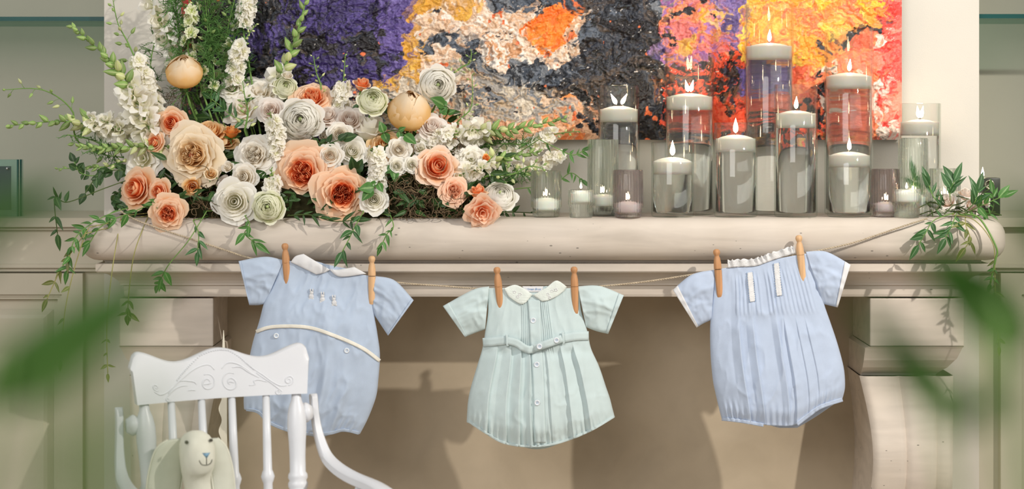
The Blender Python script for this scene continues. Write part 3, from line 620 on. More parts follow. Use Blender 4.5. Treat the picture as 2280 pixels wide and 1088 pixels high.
# ---- dark leafy filler between the blooms
fm = MB()
def leaf_into(mb, loc, d, s, roll, src):
    Mx = tm(loc, xframe(d, roll), s); o_ = len(mb.v)
    mb.add([Mx @ v.co for v in src.vertices], [tuple(p.vertices) for p in src.polygons], [(i % 5/4, (i//5)/6) for i in range(len(src.vertices))])
for _ in range(620):
    px = rnd.uniform(285, 1130); py = rnd.uniform(330, 484) if rnd.random() < .8 else rnd.uniform(230, 340)
    if py < 340 and not 400 < px < 1000: py = rnd.uniform(400, 484)
    leaf_into(fm, P(px, py, rnd.uniform(.05, .19) if py > 340 else rnd.uniform(.14, .21)), (rnd.gauss(0,1), rnd.gauss(-.4,.4), rnd.gauss(.1,.7)), rnd.uniform(.022, .045), rnd.uniform(-.6, .6), LEAF[rnd.randrange(3)])
for _ in range(150):
    leaf_into(fm, P(rnd.uniform(320, 1090), rnd.uniform(425, 482), rnd.uniform(.012, .05)), (rnd.gauss(0,1), rnd.gauss(-.4,.3), rnd.gauss(0,.6)), rnd.uniform(.020, .036), rnd.uniform(-.6, .6), LEAF[rnd.randrange(3)])
o = obj('filler_leaves', fm, M['leafdark'], bed); o['kind'] = 'stuff'
# ---- blooms
def bloom(name, kind, px, py, r, colour, label, group=None, dY=0.0, face=None, stem='stem', cat=None, hole=None, sepals=False, base=None):
    Y = Yf(py)+dY; c = P(px, py, Y); R = r*sc(Y)
    f = Vector(face) if face else Vector(((px-690)/900, -1.0, .12+(420-py)/900))
    f.normalize()
    b = base if base is not None else bed_point(px, py)
    t = thing(name, label, cat or name, b, group)
    org = c-f*R*{'bud': .6, 'globe': .85}.get(kind, .45)
    rot = frame(f, rnd.uniform(0, 6.28))
    for me, lr in TYPES[kind][rnd.randrange(3)]: inst('petal', me, PM[colour+'_outer'] if lr > .6 and colour+'_outer' in PM else PM[colour], t, tm(org-b, rot, R))
    m = MB(); back = org-f*.012
    if (back-b).length > .03:
        k = [org+f*R*.06, back, back*.65+b*.35-f*.02+Vector((0,0,-.01)), b]
        m.tube([Vector(v) for v in catmull([tuple(q) for q in k], 9)], .0021, 6)
        obj('stem', m, M[stem], t)
    if sepals:
        for i in range(5):
            a = i*1.257; d = rot @ Vector((math.cos(a), math.sin(a), .35)); inst('sepal', LEAF[0], M['leaf'], t, tm(org-b, xframe(d), R*.9))
    if kind == 'ran' or hole:
        m2 = MB(); m2.lathe([(.0001, .10), (.09, .09), (.13, .02), (.12, -.1)], 10); me = m2.mesh('centre'); inst('centre', me, M['bud' if not hole else hole], t, tm(org+f*R*(.72 if kind == 'ran' else .62)-b, rot, R*.8))
    return t
UP = (0.0, -.75, .65)
BL = [
 ('garden_rose','globe',410,160,42,'peach','globe-shaped peach garden rose standing clear above the rest on its own stem',None,dict(face=(.1,-.7,.75), sepals=True, dY=-.06)),
 ('garden_rose','garden',428,346,54,'creampeach','large cream-peach garden rose with loose guard petals beside the apricot buds',None,dict(dY=-.035, hole='terracotta', face=(-.12,-1,.12))),
 ('rose','rose',466,294,40,'apricot','apricot rose facing upward directly above the large cream-peach garden rose',None,dict(face=(.1,-.6,.8))),
 ('rose_bud','bud',516,294,24,'orange','small orange-apricot rosebud beside the upward-facing apricot rose',None,dict(face=(.1,-.3,1), sepals=True)),
 ('spray_rose','rose',382,274,30,'coral','round coral spray rose below the tall globe-shaped peach rose',None,dict(dY=-.03, face=(-.1,-1,.1))),
 ('spray_rose','rose',343,317,22,'coral','small coral spray rose tucked against white stock beside the cream-peach garden rose',None,dict(dY=-.03)),
 ('rose','rose',303,420,40,'coral','coral rose turned sideways among dark leaves at the low end of the arrangement',None,dict(face=(-.45,-.8,.15), dY=-.01)),
 ('spray_rose','rose',353,427,25,'coral','small coral spray rose touching the sideways coral rose',None,dict(dY=-.03)),
 ('spray_rose','garden',374,475,31,'coral','coral spray rose leaning over the shelf edge under the small coral spray rose',None,dict(dY=-.035, face=(.1,-1,-.15))),
 ('rose_bud','bud',390,452,13,'palecoral','tiny pink-peach rosebud just above the coral spray rose at the shelf edge',None,dict(dY=-.035, face=(.3,-.7,.5), sepals=True)),
 ('rose_bud','bud',428,416,26,'apricot','half-open apricot bud hanging below the large cream-peach garden rose',None,dict(face=(.1,-.9,-.1), dY=-.01)),
 ('spray_rose','bud',470,387,20,'creampeach','small pale peach spray bud at the edge of the large cream-peach rose',None,dict(face=(.2,-.9,.4), dY=-.03, sepals=True)),
 ('garden_rose','garden',673,384,50,'coral','big ruffled coral garden rose under the white ranunculus',None,dict(dY=-.03, face=(-.1,-1,.05))),
 ('garden_rose','garden',762,432,49,'coral','big swirled coral garden rose beside the open white rose at the shelf edge',None,dict(dY=-.03, face=(.15,-1,-.02))),
 ('rose','rose',974,371,43,'corallight','large peach-coral rose above the brown moss tangle',None,dict(dY=-.035, face=(.25,-.9,.3))),
 ('spray_rose','garden',1012,425,25,'palecoral','small soft coral spray rose under the large peach-coral rose by the moss tangle',None,dict(dY=-.03)),
 ('spray_rose','bud',1064,428,27,'coral','upright coral spray bud beside the white ranunculus near the candles',None,dict(face=(.1,-.35,1), dY=-.02)),
 ('spray_rose','frill',1075,474,31,'palecoral','frilly pale coral spray rose drooping over the shelf edge',None,dict(face=(.2,-1,-.4), dY=-.035)),
 ('garden_rose','garden',697,216,35,'coral','coral garden rose peeping out above the white ranunculus',None,dict(face=(.1,-.75,.6))),
 ('rose_bud','bud',806,188,26,'coral','coral rosebud in front of the purple paint behind white stock',None,dict(face=(.25,-.5,.9))),
 ('garden_rose','globe',912,246,50,'peach','globe-shaped peach garden rose under the tallest white ranunculus',None,dict(face=(.1,-.7,.75), sepals=True, dY=-.02)),
 ('rose','rose',859,326,36,'apricot','apricot rose with dark centre half hidden by small white spray roses',None,dict(hole='terracotta', face=(.1,-.8,.5))),
 ('spray_rose','bud',1082,352,12,'orange','tiny orange bud among green snapdragons',None,dict(face=(.4,-.8,.2))),
 ('ranunculus','ran',670,266,43,'white','full white ranunculus above the big ruffled coral garden rose',None,dict(dY=-.045, face=(0,-1,.12))),
 ('ranunculus','ran',974,189,38,'white','full white ranunculus highest of its kind, in front of the beige paint',None,dict(dY=-.03, face=(.2,-1,.05))),
 ('ranunculus','ran',1113,433,35,'white','white ranunculus low beside the ribbed candle glass',None,dict(dY=-.01, face=(.1,-.75,.6))),
 ('ranunculus','ran',830,222,31,'greenish','lemon-green ranunculus on a bare upright stem',None,dict(dY=-.06, face=(.15,-.85,.45))),
 ('ranunculus','ran',596,460,33,'greenish','lemon-green ranunculus low at the shelf edge',None,dict(dY=-.045, face=(.05,-1,.1))),
 ('ranunculus','ran',636,193,24,'greenish','small lemon-green ranunculus behind the frilly white blooms',None,dict(face=(.2,-.9,.4))),
 ('rose','garden',566,344,38,'cream','creamy white garden rose between the large cream-peach rose and the ruffled coral rose',None,dict(dY=-.03)),
 ('spray_rose','rose',543,394,28,'cream','white spray rose directly above the pointed-petal white rose',None,dict(dY=-.035)),
 ('rose','rose',523,449,44,'white','large white rose with pointed outer petals resting on the shelf edge',None,dict(dY=-.035, face=(0,-1,.1))),
 ('spray_rose','rose',833,444,28,'white','open cup-shaped white rose at the shelf edge beside the swirled coral rose',None,dict(dY=-.03, face=(.1,-1,.2))),
 ('spray_rose','rose',757,298,25,'cream','small white rose beside the bare upright ranunculus stem',None,dict(dY=-.035)),
 ('spray_rose','rose',735,346,25,'cream','small white rose touching the top of the swirled coral rose',None,dict(dY=-.04)),
 ('rose','rose',784,336,30,'white','white rose with a green streak between two small white roses and the white stock',None,dict(dY=-.02, face=(.2,-.9,.3))),
 ('spray_rose','rose',889,332,22,'cream','small white spray rose overlapping the dark-centred apricot rose',None,dict(dY=-.045)),
 ('spray_rose','rose',884,369,18,'white','small white spray rose hanging under the one over the apricot rose',None,dict(dY=-.045)),
 ('spray_rose','rose',918,366,16,'white','smallest white spray rose next to the large peach-coral rose',None,dict(dY=-.045)),
 ('spray_rose','rose',778,266,30,'blush','pale white rose behind the small white rose by the bare stem',None,dict(face=(.1,-.8,.5))),
 ('rose','rose',603,246,27,'blush','blush-centred cream rose between the frilly white bloom and white ranunculus',None,dict(dY=-.02)),
 ('lisianthus','frill',540,240,33,'cream','frilly cream-white bloom with a green bud stalk across it',None,dict()),
 ('lisianthus','frill',578,206,38,'cream','large frilly cream-white bloom behind the blush-centred rose',None,dict(dY=.01, face=(0,-.8,.6))),
 ('lisianthus','frill',516,194,24,'white','small frilly white bloom under the tall green stems',None,dict(face=(-.1,-.8,.5))),
 ('rose','bud',822,286,52,'white','largest white rose seen from the side behind the bare ranunculus stem',None,dict(face=(.15,-.45,.9), dY=.01)),
 ('rose','rose',962,282,30,'blush','blush-white rose below the globe-shaped peach garden rose',None,dict(face=(.1,-.8,.5), dY=-.02)),
 ('spray_rose','bud',726,304,20,'cream','cream rosebud beside the full white ranunculus over the coral rose',None,dict(face=(.1,-.8,.6))),
 ('rose','rose',728,256,29,'blush','pale blush rose between the white ranunculus and the white stock',None,dict(face=(.1,-.7,.6))),
 ('spray_rose','bud',508,372,18,'cream','white spray bud at the side of the creamy white garden rose',None,dict(face=(-.3,-.8,.4), dY=-.03)),
 ('spray_rose','bud',500,408,22,'blush','half-open cream spray rose behind the white spray rose',None,dict(face=(-.2,-.9,.3))),
 ('lisianthus','frill',316,352,38,'white','frilly white bloom crowding the sideways coral rose from above',None,dict(face=(-.2,-1,.2), dY=-.01)),
 ('lisianthus','frill',318,272,32,'white','frilly white bloom behind the round coral spray rose',None,dict(face=(-.3,-.9,.2), dY=.02)),
 ('lisianthus','frill',640,330,22,'cream','small frilly cream bloom wedged above the ruffled coral rose',None,dict(dY=.01)),
 ('lisianthus','frill',1050,352,25,'white','frilly white bloom beside the large peach-coral rose',None,dict(face=(.3,-.9,.2))),
 ('spray_rose','bud',936,330,17,'white','white bud under the blush-white rose, beside the small white spray roses',None,dict(face=(0,-.9,.3), dY=-.02)),
 ('spray_rose','bud',640,168,16,'cream','cream bud behind the small lemon-green ranunculus',None,dict(face=(.2,-.6,.7))),
 ('garden_rose','rose',500,312,26,'apricot','flat apricot rose behind the orange-apricot rosebud',None,dict(face=(.2,-.5,.8), dY=.02)),
]
for nm, kd, px, py, r, colr, lab, grp, kw in BL: bloom(nm, kd, px, py, r, colr, lab, grp, cat={'rose_bud':'rosebud','lisianthus':'white flower','garden_rose':'rose','spray_rose':'rose'}.get(nm, nm), **kw)
# ---- tall flower spikes
def path3(pl, Y0, Y1, n):
    q = catmull(pl, n); return [P(a[0], a[1], Y0+(Y1-Y0)*i/(n-1)) for i, a in enumerate(q)]
def spike(name, kind, pl, label, cat, Y0=0.1, Y1=0.05, n=16, size=0.02, open_=0.5, budcol='bud', stemr=.0022, attach=True, flo='white', leaves=0, group=None):
    pts = path3(pl, Y0, Y1, 24); b = bed_point(pl[0][0], pl[0][1]) if attach else pts[0]
    t = thing(name, label, cat, b, group)
    full = ([b, b*.4+pts[0]*.6]+pts) if attach else pts
    m = MB(); m.tube(full, [stemr*(1.2-.8*i/(len(full)-1)) for i in range(len(full))], 6); obj('stalk', m, M['stem'], t)
    for i in range(n):
        f = (i+.5)/n; k = f*(len(pts)-1); a = int(k); p = pts[a].lerp(pts[min(a+1, len(pts)-1)], k-a)
        ax = (pts[min(a+1, len(pts)-1)]-pts[a]).normalized()
        ang = i*2.4+rnd.uniform(-.3, .3); o1 = ax.orthogonal().normalized(); o2 = ax.cross(o1)
        side = o1*math.cos(ang)+o2*math.sin(ang)
        if kind == 'snap':
            if f < open_:
                side = (side+Vector((0,-.55,0))).normalized(); s_ = size*(1.0-.25*f); d = (side+ax*.45).normalized()
                inst('floret', SNAP[rnd.randrange(3)], PM[flo], t, tm(p+side*.002-b, frame(d, rnd.uniform(0, 6)), s_*.72))
                inst('sepal', BUD[0], M['bud'], t, tm(p-b, frame(d), s_*.42))
            else:
                g = (f-open_)/(1-open_+1e-6); s_ = size*(.92-.55*g); d = (side*.8+ax*(.55+.6*g)).normalized()
                inst('bud', BUD[rnd.randrange(2)], M['budpale' if g < .35 and rnd.random() < .7 else budcol], t, tm(p-b, frame(d), s_*.78))
        elif kind == 'stock':
            if f < open_:
                side = (side+Vector((0,-.7,0))).normalized(); s_ = size*rnd.uniform(.85, 1.1)*(1-.2*f); d = (side+ax*.3).normalized()
                inst('floret', STOCK[rnd.randrange(3)], PM[flo], t, tm(p+side*size*.55-b, frame(d, rnd.uniform(0, 6)), s_*.82))
            else:
                g = (f-open_)/(1-open_+1e-6); s_ = size*(.55-.25*g); d = (side+ax*.6).normalized()
                inst('bud', BUD[0], M['budpale' if rnd.random() < .5 else 'bud'], t, tm(p+side*size*.2*(1-g)-b, frame(d), s_*.75))
        else:                                              # larkspur
            d = (side*.9+ax*.5+Vector((0,-.15,0))).normalized(); tip = p+d*size*(1.0-.5*f)
            q = MB(); q.tube([p, p.lerp(tip, .6)+ax*.001, tip], .0006, 4); obj('pedicel', q, M['stem'], t)
            if f < open_: inst('floret', STAR[rnd.randrange(2)], PM[flo], t, tm(tip-b, frame((d+Vector((0,-.6,0))).normalized(), rnd.uniform(0, 6)), size*.72))
            else: inst('bud', BUD[1], M['budpale' if rnd.random() < .45 else budcol], t, tm(tip-b, frame(d), size*(.62-.28*(f-open_))))
    for i in range(leaves):
        a = rnd.randrange(0, 14); d = Vector((rnd.gauss(0,1), rnd.gauss(-.3,.5), rnd.gauss(.1,.8))).normalized()
        inst('leaf', LEAF[3], M['leaf'], t, tm(pts[a]-b, xframe(d), rnd.uniform(.02, .045)))
    return t
SP = [
 ('snapdragon','snap',[(350,330),(300,215),(250,140),(160,58)],'white and green snapdragon spike pointing up towards the teal shelf edge','flower spike',dict(n=40,size=.040,open_=.42,Y1=.02)),
 ('snapdragon','snap',[(330,290),(240,285),(140,270),(18,280)],'snapdragon spike stretched out flat with dark green buds at the tip','flower spike',dict(n=30,size=.036,open_=.40,Y1=.0,Y0=.14)),
 ('larkspur','lark',[(330,340),(180,320),(160,245),(95,200),(5,200)],'thin arching larkspur stem with pale buds reaching farthest into the recess','flower spike',dict(n=17,size=.022,open_=.12,Y1=.0,Y0=.14)),
 ('snapdragon','snap',[(400,330),(320,326),(240,330),(172,326)],'pale green snapdragon spike lying flat over dark round leaves','flower spike',dict(n=34,size=.032,open_=.08,Y0=.1,Y1=-.02)),
 ('snapdragon','snap',[(590,240),(625,170),(658,85),(684,-10)],'green snapdragon spike upright in front of the purple paint','flower spike',dict(n=26,size=.042,open_=.30,Y0=.19,Y1=.17,stemr=.004)),
 ('stock_spike','lark',[(720,240),(714,190),(704,160),(698,125)],'short green bud stalk in front of the purple paint','flower spike',dict(n=12,size=.014,open_=0,Y0=.15,Y1=.15)),
 ('stock','stock',[(755,262),(760,215),(764,185),(769,120)],'white stock spike with green bud tip in front of the purple paint','stock flower',dict(n=22,size=.022,open_=.62,Y0=.16,Y1=.14)),
 ('snapdragon','snap',[(1040,300),(1085,292),(1160,285),(1258,264)],'green snapdragon spike pointing along the painting\'s bottom edge towards the vases','flower spike',dict(n=30,size=.034,open_=.25,Y0=.14,Y1=.13)),
 ('snapdragon','snap',[(1020,360),(1070,362),(1130,350),(1200,338)],'green snapdragon spike below the one along the painting edge','flower spike',dict(n=28,size=.032,open_=.28,Y0=.1,Y1=.10)),
 ('stock','stock',[(1090,345),(1180,325),(1230,300),(1290,292)],'white stock spike reaching past the green snapdragons towards the vases','stock flower',dict(n=24,size=.021,open_=.72,Y0=.2,Y1=.17)),
 ('stock','stock',[(1110,380),(1190,375),(1230,350),(1262,350)],'white stock spike behind the ribbed candle glasses','stock flower',dict(n=18,size=.020,open_=.85,Y0=.22,Y1=.22)),
 ('larkspur','lark',[(310,150),(285,95),(262,50),(250,-10)],'slim larkspur stem of loose buds against the pale wall','flower spike',dict(n=15,size=.022,open_=.05,Y0=.12,Y1=.10)),
 ('snapdragon','snap',[(400,170),(378,90),(350,30),(330,-40)],'white snapdragon spike with thick stem leaving the top of the picture','flower spike',dict(n=13,size=.040,open_=.8,Y0=.21,Y1=.12,stemr=.0036)),
 ('stock','stock',[(350,262),(330,200),(318,170),(300,125)],'white stock spike with dense blooms beside the globe-shaped peach rose','stock flower',dict(n=26,size=.024,open_=.92,Y0=.12,Y1=.08)),
 ('stock','stock',[(612,350),(616,305),(610,280),(600,250)],'white stock spike beside the full white ranunculus over the coral rose','stock flower',dict(n=24,size=.020,open_=.80,Y0=.06,Y1=.03)),
 ('stock','stock',[(835,410),(842,375),(838,350),(830,330)],'white stock spike under the bare upright ranunculus stem','stock flower',dict(n=24,size=.021,open_=.85,Y0=.03,Y1=.0)),
 ('stock','stock',[(600,470),(605,425),(606,400),(604,375)],'white stock spike between the lemon-green ranunculus and the white rose','stock flower',dict(n=22,size=.020,open_=.62,Y0=.04,Y1=.0)),
 ('stock','stock',[(930,330),(955,315),(990,300),(1040,300)],'white stock spike beside the blush-white rose','stock flower',dict(n=20,size=.021,open_=.75,Y0=.1,Y1=.08)),
 ('stock','stock',[(520,190),(530,130),(545,90),(572,52)],'white stock spike with yellow-green tip before the dark edge of the purple paint','stock flower',dict(n=22,size=.021,open_=.6,Y0=.15,Y1=.14)),
 ('stock','stock',[(540,60),(545,30),(550,10),(556,-20)],'white stock spike cut off by the top of the picture beside the purple paint','stock flower',dict(n=16,size=.022,open_=.9,Y0=.19,Y1=.18)),
 ('larkspur','lark',[(470,230),(466,140),(462,60),(455,-30)],'tall pale green larkspur behind the globe-shaped peach rose','flower spike',dict(n=18,size=.018,open_=.4,Y0=.15,Y1=.15,flo='greenish')),
 ('larkspur','lark',[(500,220),(500,130),(508,60),(530,-30)],'tall pale green larkspur beside white stock at the painting\'s dark edge','flower spike',dict(n=24,size=.020,open_=.5,Y0=.19,Y1=.17,flo='greenish')),
 ('larkspur','lark',[(440,215),(432,120),(425,50),(418,-30)],'tall larkspur with pale open florets amid feathery foliage','flower spike',dict(n=16,size=.019,open_=.45,Y0=.17,Y1=.15,flo='greenish')),
 ('stock','stock',[(418,110),(424,60),(428,30),(430,5)],'pale white-green stock tip amid feathery foliage at the top of the picture','stock flower',dict(n=10,size=.018,open_=.9,Y0=.15,Y1=.14,flo='greenish')),
 ('larkspur','lark',[(985,305),(1025,265),(1050,235),(1051,165)],'thin curving green bud stalk in front of the beige paint','flower spike',dict(n=16,size=.014,open_=0,Y0=.16,Y1=.17)),
 ('larkspur','lark',[(1000,170),(1030,148),(1046,140),(1050,115)],'short crooked bud stalk beside the tallest white ranunculus','flower spike',dict(n=12,size=.014,open_=0,Y0=.17,Y1=.17)),
 ('larkspur','lark',[(545,290),(552,250),(546,220),(540,180)],'slim green bud stalk crossing the frilly cream-white bloom','flower spike',dict(n=16,size=.016,open_=0,Y0=.08,Y1=.07)),
 ('larkspur','lark',[(1090,390),(1140,388),(1180,370),(1215,378)],'tangled green larkspur stem in front of the ribbed candle glass','flower spike',dict(n=16,size=.019,open_=.0,Y0=.08,Y1=.06)),
 ('snapdragon','snap',[(330,340),(240,370),(200,372),(125,376)],'short pale-tipped snapdragon reaching into the recess over the hanging vines','flower spike',dict(n=20,size=.022,open_=.0,Y0=.1,Y1=.04)),
 ('snapdragon','snap',[(960,330),(990,310),(1030,290),(1075,288)],'white snapdragon florets beside the blush-white rose','flower spike',dict(n=12,size=.028,open_=.95,Y0=.1,Y1=.08)),
 ('snapdragon','snap',[(1010,400),(1040,382),(1070,375),(1100,345)],'white snapdragon florets between the large peach-coral rose and the coral bud','flower spike',dict(n=10,size=.026,open_=.95,Y0=.06,Y1=.05)),
 ('snapdragon','snap',[(310,300),(270,290),(235,270),(190,262)],'white snapdragon florets over the flat green spike in the recess','flower spike',dict(n=10,size=.028,open_=.95,Y0=.1,Y1=.06)),
]
for nm, kd, pl, lab, cat, kw in SP: spike(nm, kd, pl, lab, cat, **kw)
# ---- feathery foliage
def feathery(pl, label, Y0, Y1, n, ln):
    pts = path3(pl, Y0, Y1, 20); b = bed_point(*pl[0]); t = thing('feathery_greenery', label, 'foliage', b)
    m = MB(); m.tube([b]+pts, .0014, 5); obj('stem', m, M['stem'], t)
    m = MB()
    for _ in range(n):
        p = pts[rnd.randrange(2, 20)]; d = Vector((rnd.gauss(0,1), rnd.gauss(-.2,.6), rnd.gauss(.35,.7))).normalized()
        L_ = ln*rnd.uniform(.5, 1.1); tip = p+d*L_+Vector((0,0,-.15*L_)); mid = p+d*L_*.5+Vector((0,0,.08*L_))
        m.tube([p, mid, tip], [.0011, .001, .0003], 3, False)
        for k in range(5):
            q = p.lerp(tip, .25+.15*k)+Vector((0,0,.05*L_)); e = (d+Vector((rnd.gauss(0,.7), rnd.gauss(0,.5), rnd.gauss(.1,.7)))).normalized()
            m.tube([q, q+e*L_*.35], [.0009, .0003], 3, False)
    o = obj('feathery_leaves', m, M['fern'], t); o['kind'] = 'stuff'
feathery([(420,230),(405,130),(395,60),(390,-20)], 'feathery dark green foliage spray beside the thick-stemmed white snapdragon', .15, .16, 190, .05)
feathery([(480,230),(475,140),(468,70),(460,-20)], 'feathery green foliage spray amid the tall pale larkspurs', .14, .16, 220, .05)
feathery([(530,230),(528,150),(520,90),(535,10)], 'feathery green foliage spray against the dark edge of the purple paint', .17, .19, 150, .045)
feathery([(360,300),(345,220),(335,150),(345,90)], 'feathery foliage spray behind the dense white stock', .18, .17, 45, .045)
feathery([(1020,350),(1070,330),(1110,320),(1180,322)], 'feathery foliage spray below the painting edge among snapdragons', .17, .17, 60, .034)
feathery([(1080,400),(1120,395),(1150,385),(1180,390)], 'feathery foliage spray beside the low white ranunculus', .14, .14, 50, .03)
feathery([(330,360),(270,350),(235,345),(205,335)], 'feathery foliage spray under the flat pale green snapdragon', .12, .06, 45, .034)
feathery([(330,330),(250,330),(200,310),(150,300)], 'loose feathery foliage spray in front of the recess', .14, .06, 24, .032)
# ---- vines and leafy sprigs
def vine(name, pl, label, Ys, n, ls, lm='leaf', stem='stem', pairs=True, shapes=None, group=None, attach=None, cat='vine', t0=.1, sr=.0012, droop=.2, spread=1.0):
    k = len(Ys); N_ = 26; q = catmull(pl, N_); pts = []
    for i, a in enumerate(q):
        f = i/(N_-1)*(k-1); j = min(int(f), k-2); pts.append(P(a[0], a[1], Ys[j]+(Ys[j+1]-Ys[j])*(f-j)))
    b = attach if attach is not None else pts[0]
    t = thing(name, label, cat, b, group); m = MB(); m.tube(([b] if attach is not None else [])+pts, sr, 5); obj('stem', m, M[stem], t)
    sh = shapes or LEAF
    for i in range(n):
        f = t0+(1-t0)*(i+.5)/n; a = min(int(f*(N_-1)), N_-2); p = pts[a]; ax = (pts[a+1]-pts[a]).normalized(); up = Vector((0,-1,.2))
        sd = ax.cross(up).normalized()
        for sgn in ((1, -1) if pairs else ((1,) if i % 2 else (-1,))):
            if n > 3 and rnd.random() < .28: continue
            d = (ax*rnd.uniform(.3, .9)+sd*sgn*rnd.uniform(.3, 1.2)*spread+Vector((rnd.gauss(0,.25), rnd.uniform(-.7, .2), -droop))).normalized()
            inst('leaf', sh[rnd.randrange(len(sh))], M[lm], t, tm(p-b, xframe(d, rnd.uniform(-.5, .5)), ls*rnd.uniform(.5, 1.1)))
    ax = (pts[-1]-pts[-3]).normalized(); inst('leaf', sh[0], M[lm], t, tm(pts[-1]-b, xframe(ax), ls*1.1))
    return t
bp = lambda x, y: P(x, y, .10)
VN = [
 ([(300,395),(230,420),(150,450),(122,440),(128,520)],'narrow-leaved jasmine vine arching out into the recess',[.08,.02,-.03,-.04,-.04],7,.036,'leafdark','stemdark',dict(t0=.5)),
 ([(330,455),(260,470),(200,500),(165,535),(150,600)],'jasmine vine bunched at the rounded shelf end',[.08,.03,-.01,-.03,-.03],11,.032,'leaf','stem',dict(t0=.15)),
 ([(200,505),(160,560),(130,610),(105,665)],'limp jasmine strand hanging beside the shelf end, ending above the panel',[-.02,-.03,-.03,-.03],5,.030,'leafdry','stemdry',dict(t0=.25)),
 ([(190,520),(165,600),(145,690),(135,800)],'longest limp jasmine strand hanging in front of the panel',[-.03,-.035,-.035,-.03],5,.026,'leafdry','stemdry',dict(t0=.45)),
 ([(430,490),(442,520),(440,560)],'short jasmine sprig with one dark leaf hanging over the shelf beside a coral rose',[.0,-.02,-.022],4,.030,'leafblue','stem',dict(t0=.15)),
 ([(460,470),(420,535),(375,590),(352,635)],'bare jasmine stem crossing the shelf front to one withered leaf cluster',[.01,-.02,-.02,.02],3,.034,'leaf','stem',dict(t0=.75)),
 ([(330,480),(300,560),(288,640),(284,700)],'withered leaf tuft hanging before the corbel block',[.03,-.03,.0,.03],3,.034,'leafdry','stemdry',dict(t0=.8)),
 ([(270,480),(250,600),(238,720),(240,830)],'thin dry tendril hanging in front of the wall strip above the chair arm',[.03,-.04,-.04,-.04],3,.020,'leafdry','stemdry',dict(t0=.75)),
 ([(545,480),(556,500),(545,520),(568,540)],'jasmine sprig of bright leaves under the pointed-petal white rose',[-.01,-.025,-.03,-.03],4,.038,'leaf','stem',dict(t0=.1)),
 ([(810,470),(790,505),(778,530),(762,560)],'jasmine sprig with a large hanging leaf above the pale pin',[-.005,-.03,-.045,-.05],6,.036,'leafblue','stem',dict(t0=.05)),
 ([(870,480),(876,505),(862,520),(850,545)],'jasmine sprig ending in a green bud on the shelf front',[.0,-.02,-.025,-.025],5,.026,'leaf','stem',dict(t0=.05)),
 ([(640,480),(690,478),(740,492),(790,490)],'jasmine vine lying along the shelf edge below the two big coral roses',[.01,-.01,-.015,-.01],8,.034,'leafdark','stemdark',dict()),
 ([(330,480),(350,450),(300,470),(230,500),(200,540)],'jasmine vine tumbling over the shelf edge below the sideways coral rose',[.05,-.005,-.02,-.025,-.03],10,.032,'leaf','stem',dict(t0=.2)),
 ([(300,380),(240,380),(210,400),(190,430)],'spray of dark round leaves under the flat pale green snapdragon',[.1,.06,.04,.03],14,.026,'leafdark','stemdark',dict(shapes=LEAFR, t0=.05)),
 ([(330,400),(280,420),(250,440),(280,470)],'spray of dark round leaves behind the sideways coral rose',[.1,.07,.05,.05],12,.026,'leafdark','stemdark',dict(shapes=LEAFR, t0=.05)),
 ([(260,370),(215,390),(180,385),(165,360)],'sprig of round leaves at the edge of the arrangement, before the recess',[.08,.05,.04,.04],7,.022,'leafdark','stem',dict(shapes=LEAFR, t0=.2)),
 ([(960,480),(1060,476),(1130,472),(1190,474)],'jasmine strand lying along the shelf towards the ribbed candle glass',[.05,.05,.09,.12],9,.028,'leafdark','stemdark',dict()),
 ([(1200,310),(1240,330),(1275,345),(1300,335)],'curling jasmine tip in front of the pale wall under the painting',[.15,.12,.12,.12],6,.024,'leaf','stem',dict()),
 ([(1150,420),(1230,410),(1270,385),(1295,400)],'jasmine tangle behind the short ribbed glass',[.2,.2,.2,.19],8,.026,'leaf','stem',dict()),
 ([(840,300),(880,290),(900,300)],'dark leaves under the globe-shaped peach rose',[.1,.06,.05],4,.034,'leaf','stemdark',dict(shapes=LEAFR)),
 ([(985,270),(1000,245),(990,235)],'pair of glossy leaves beside the tallest white ranunculus',[.14,.13,.12],2,.040,'leaf','stemdark',dict(shapes=LEAFR)),
 ([(690,300),(720,320),(760,310)],'dark leaves between the white ranunculus and small white roses',[.08,.05,.05],4,.034,'leafdark','stemdark',dict(shapes=LEAFR)),
 ([(560,270),(520,260),(490,235),(470,220)],'sprig of blue-green leaves below the tall larkspurs',[.13,.1,.1,.11],7,.034,'leafblue','stem',dict()),
 ([(850,390),(800,400),(790,380)],'dark leaves behind the white stock under the bare stem',[.06,.04,.03],4,.032,'leafdark','stemdark',dict(shapes=LEAFR)),
 ([(890,360),(850,400),(830,420)],'glossy leaves under the small white spray roses',[.04,.01,.0],4,.034,'leaf','stemdark',dict(shapes=LEAFR)),
]
for pl, lab, Ys, n, ls, lm, st, kw in VN: vine('jasmine_vine' if 'jasmine' in lab else 'leaf_sprig', pl, lab, Ys, n, ls, lm, st, attach=bed_point(*pl[0]), cat='vine' if 'jasmine' in lab else 'leaves', **kw)
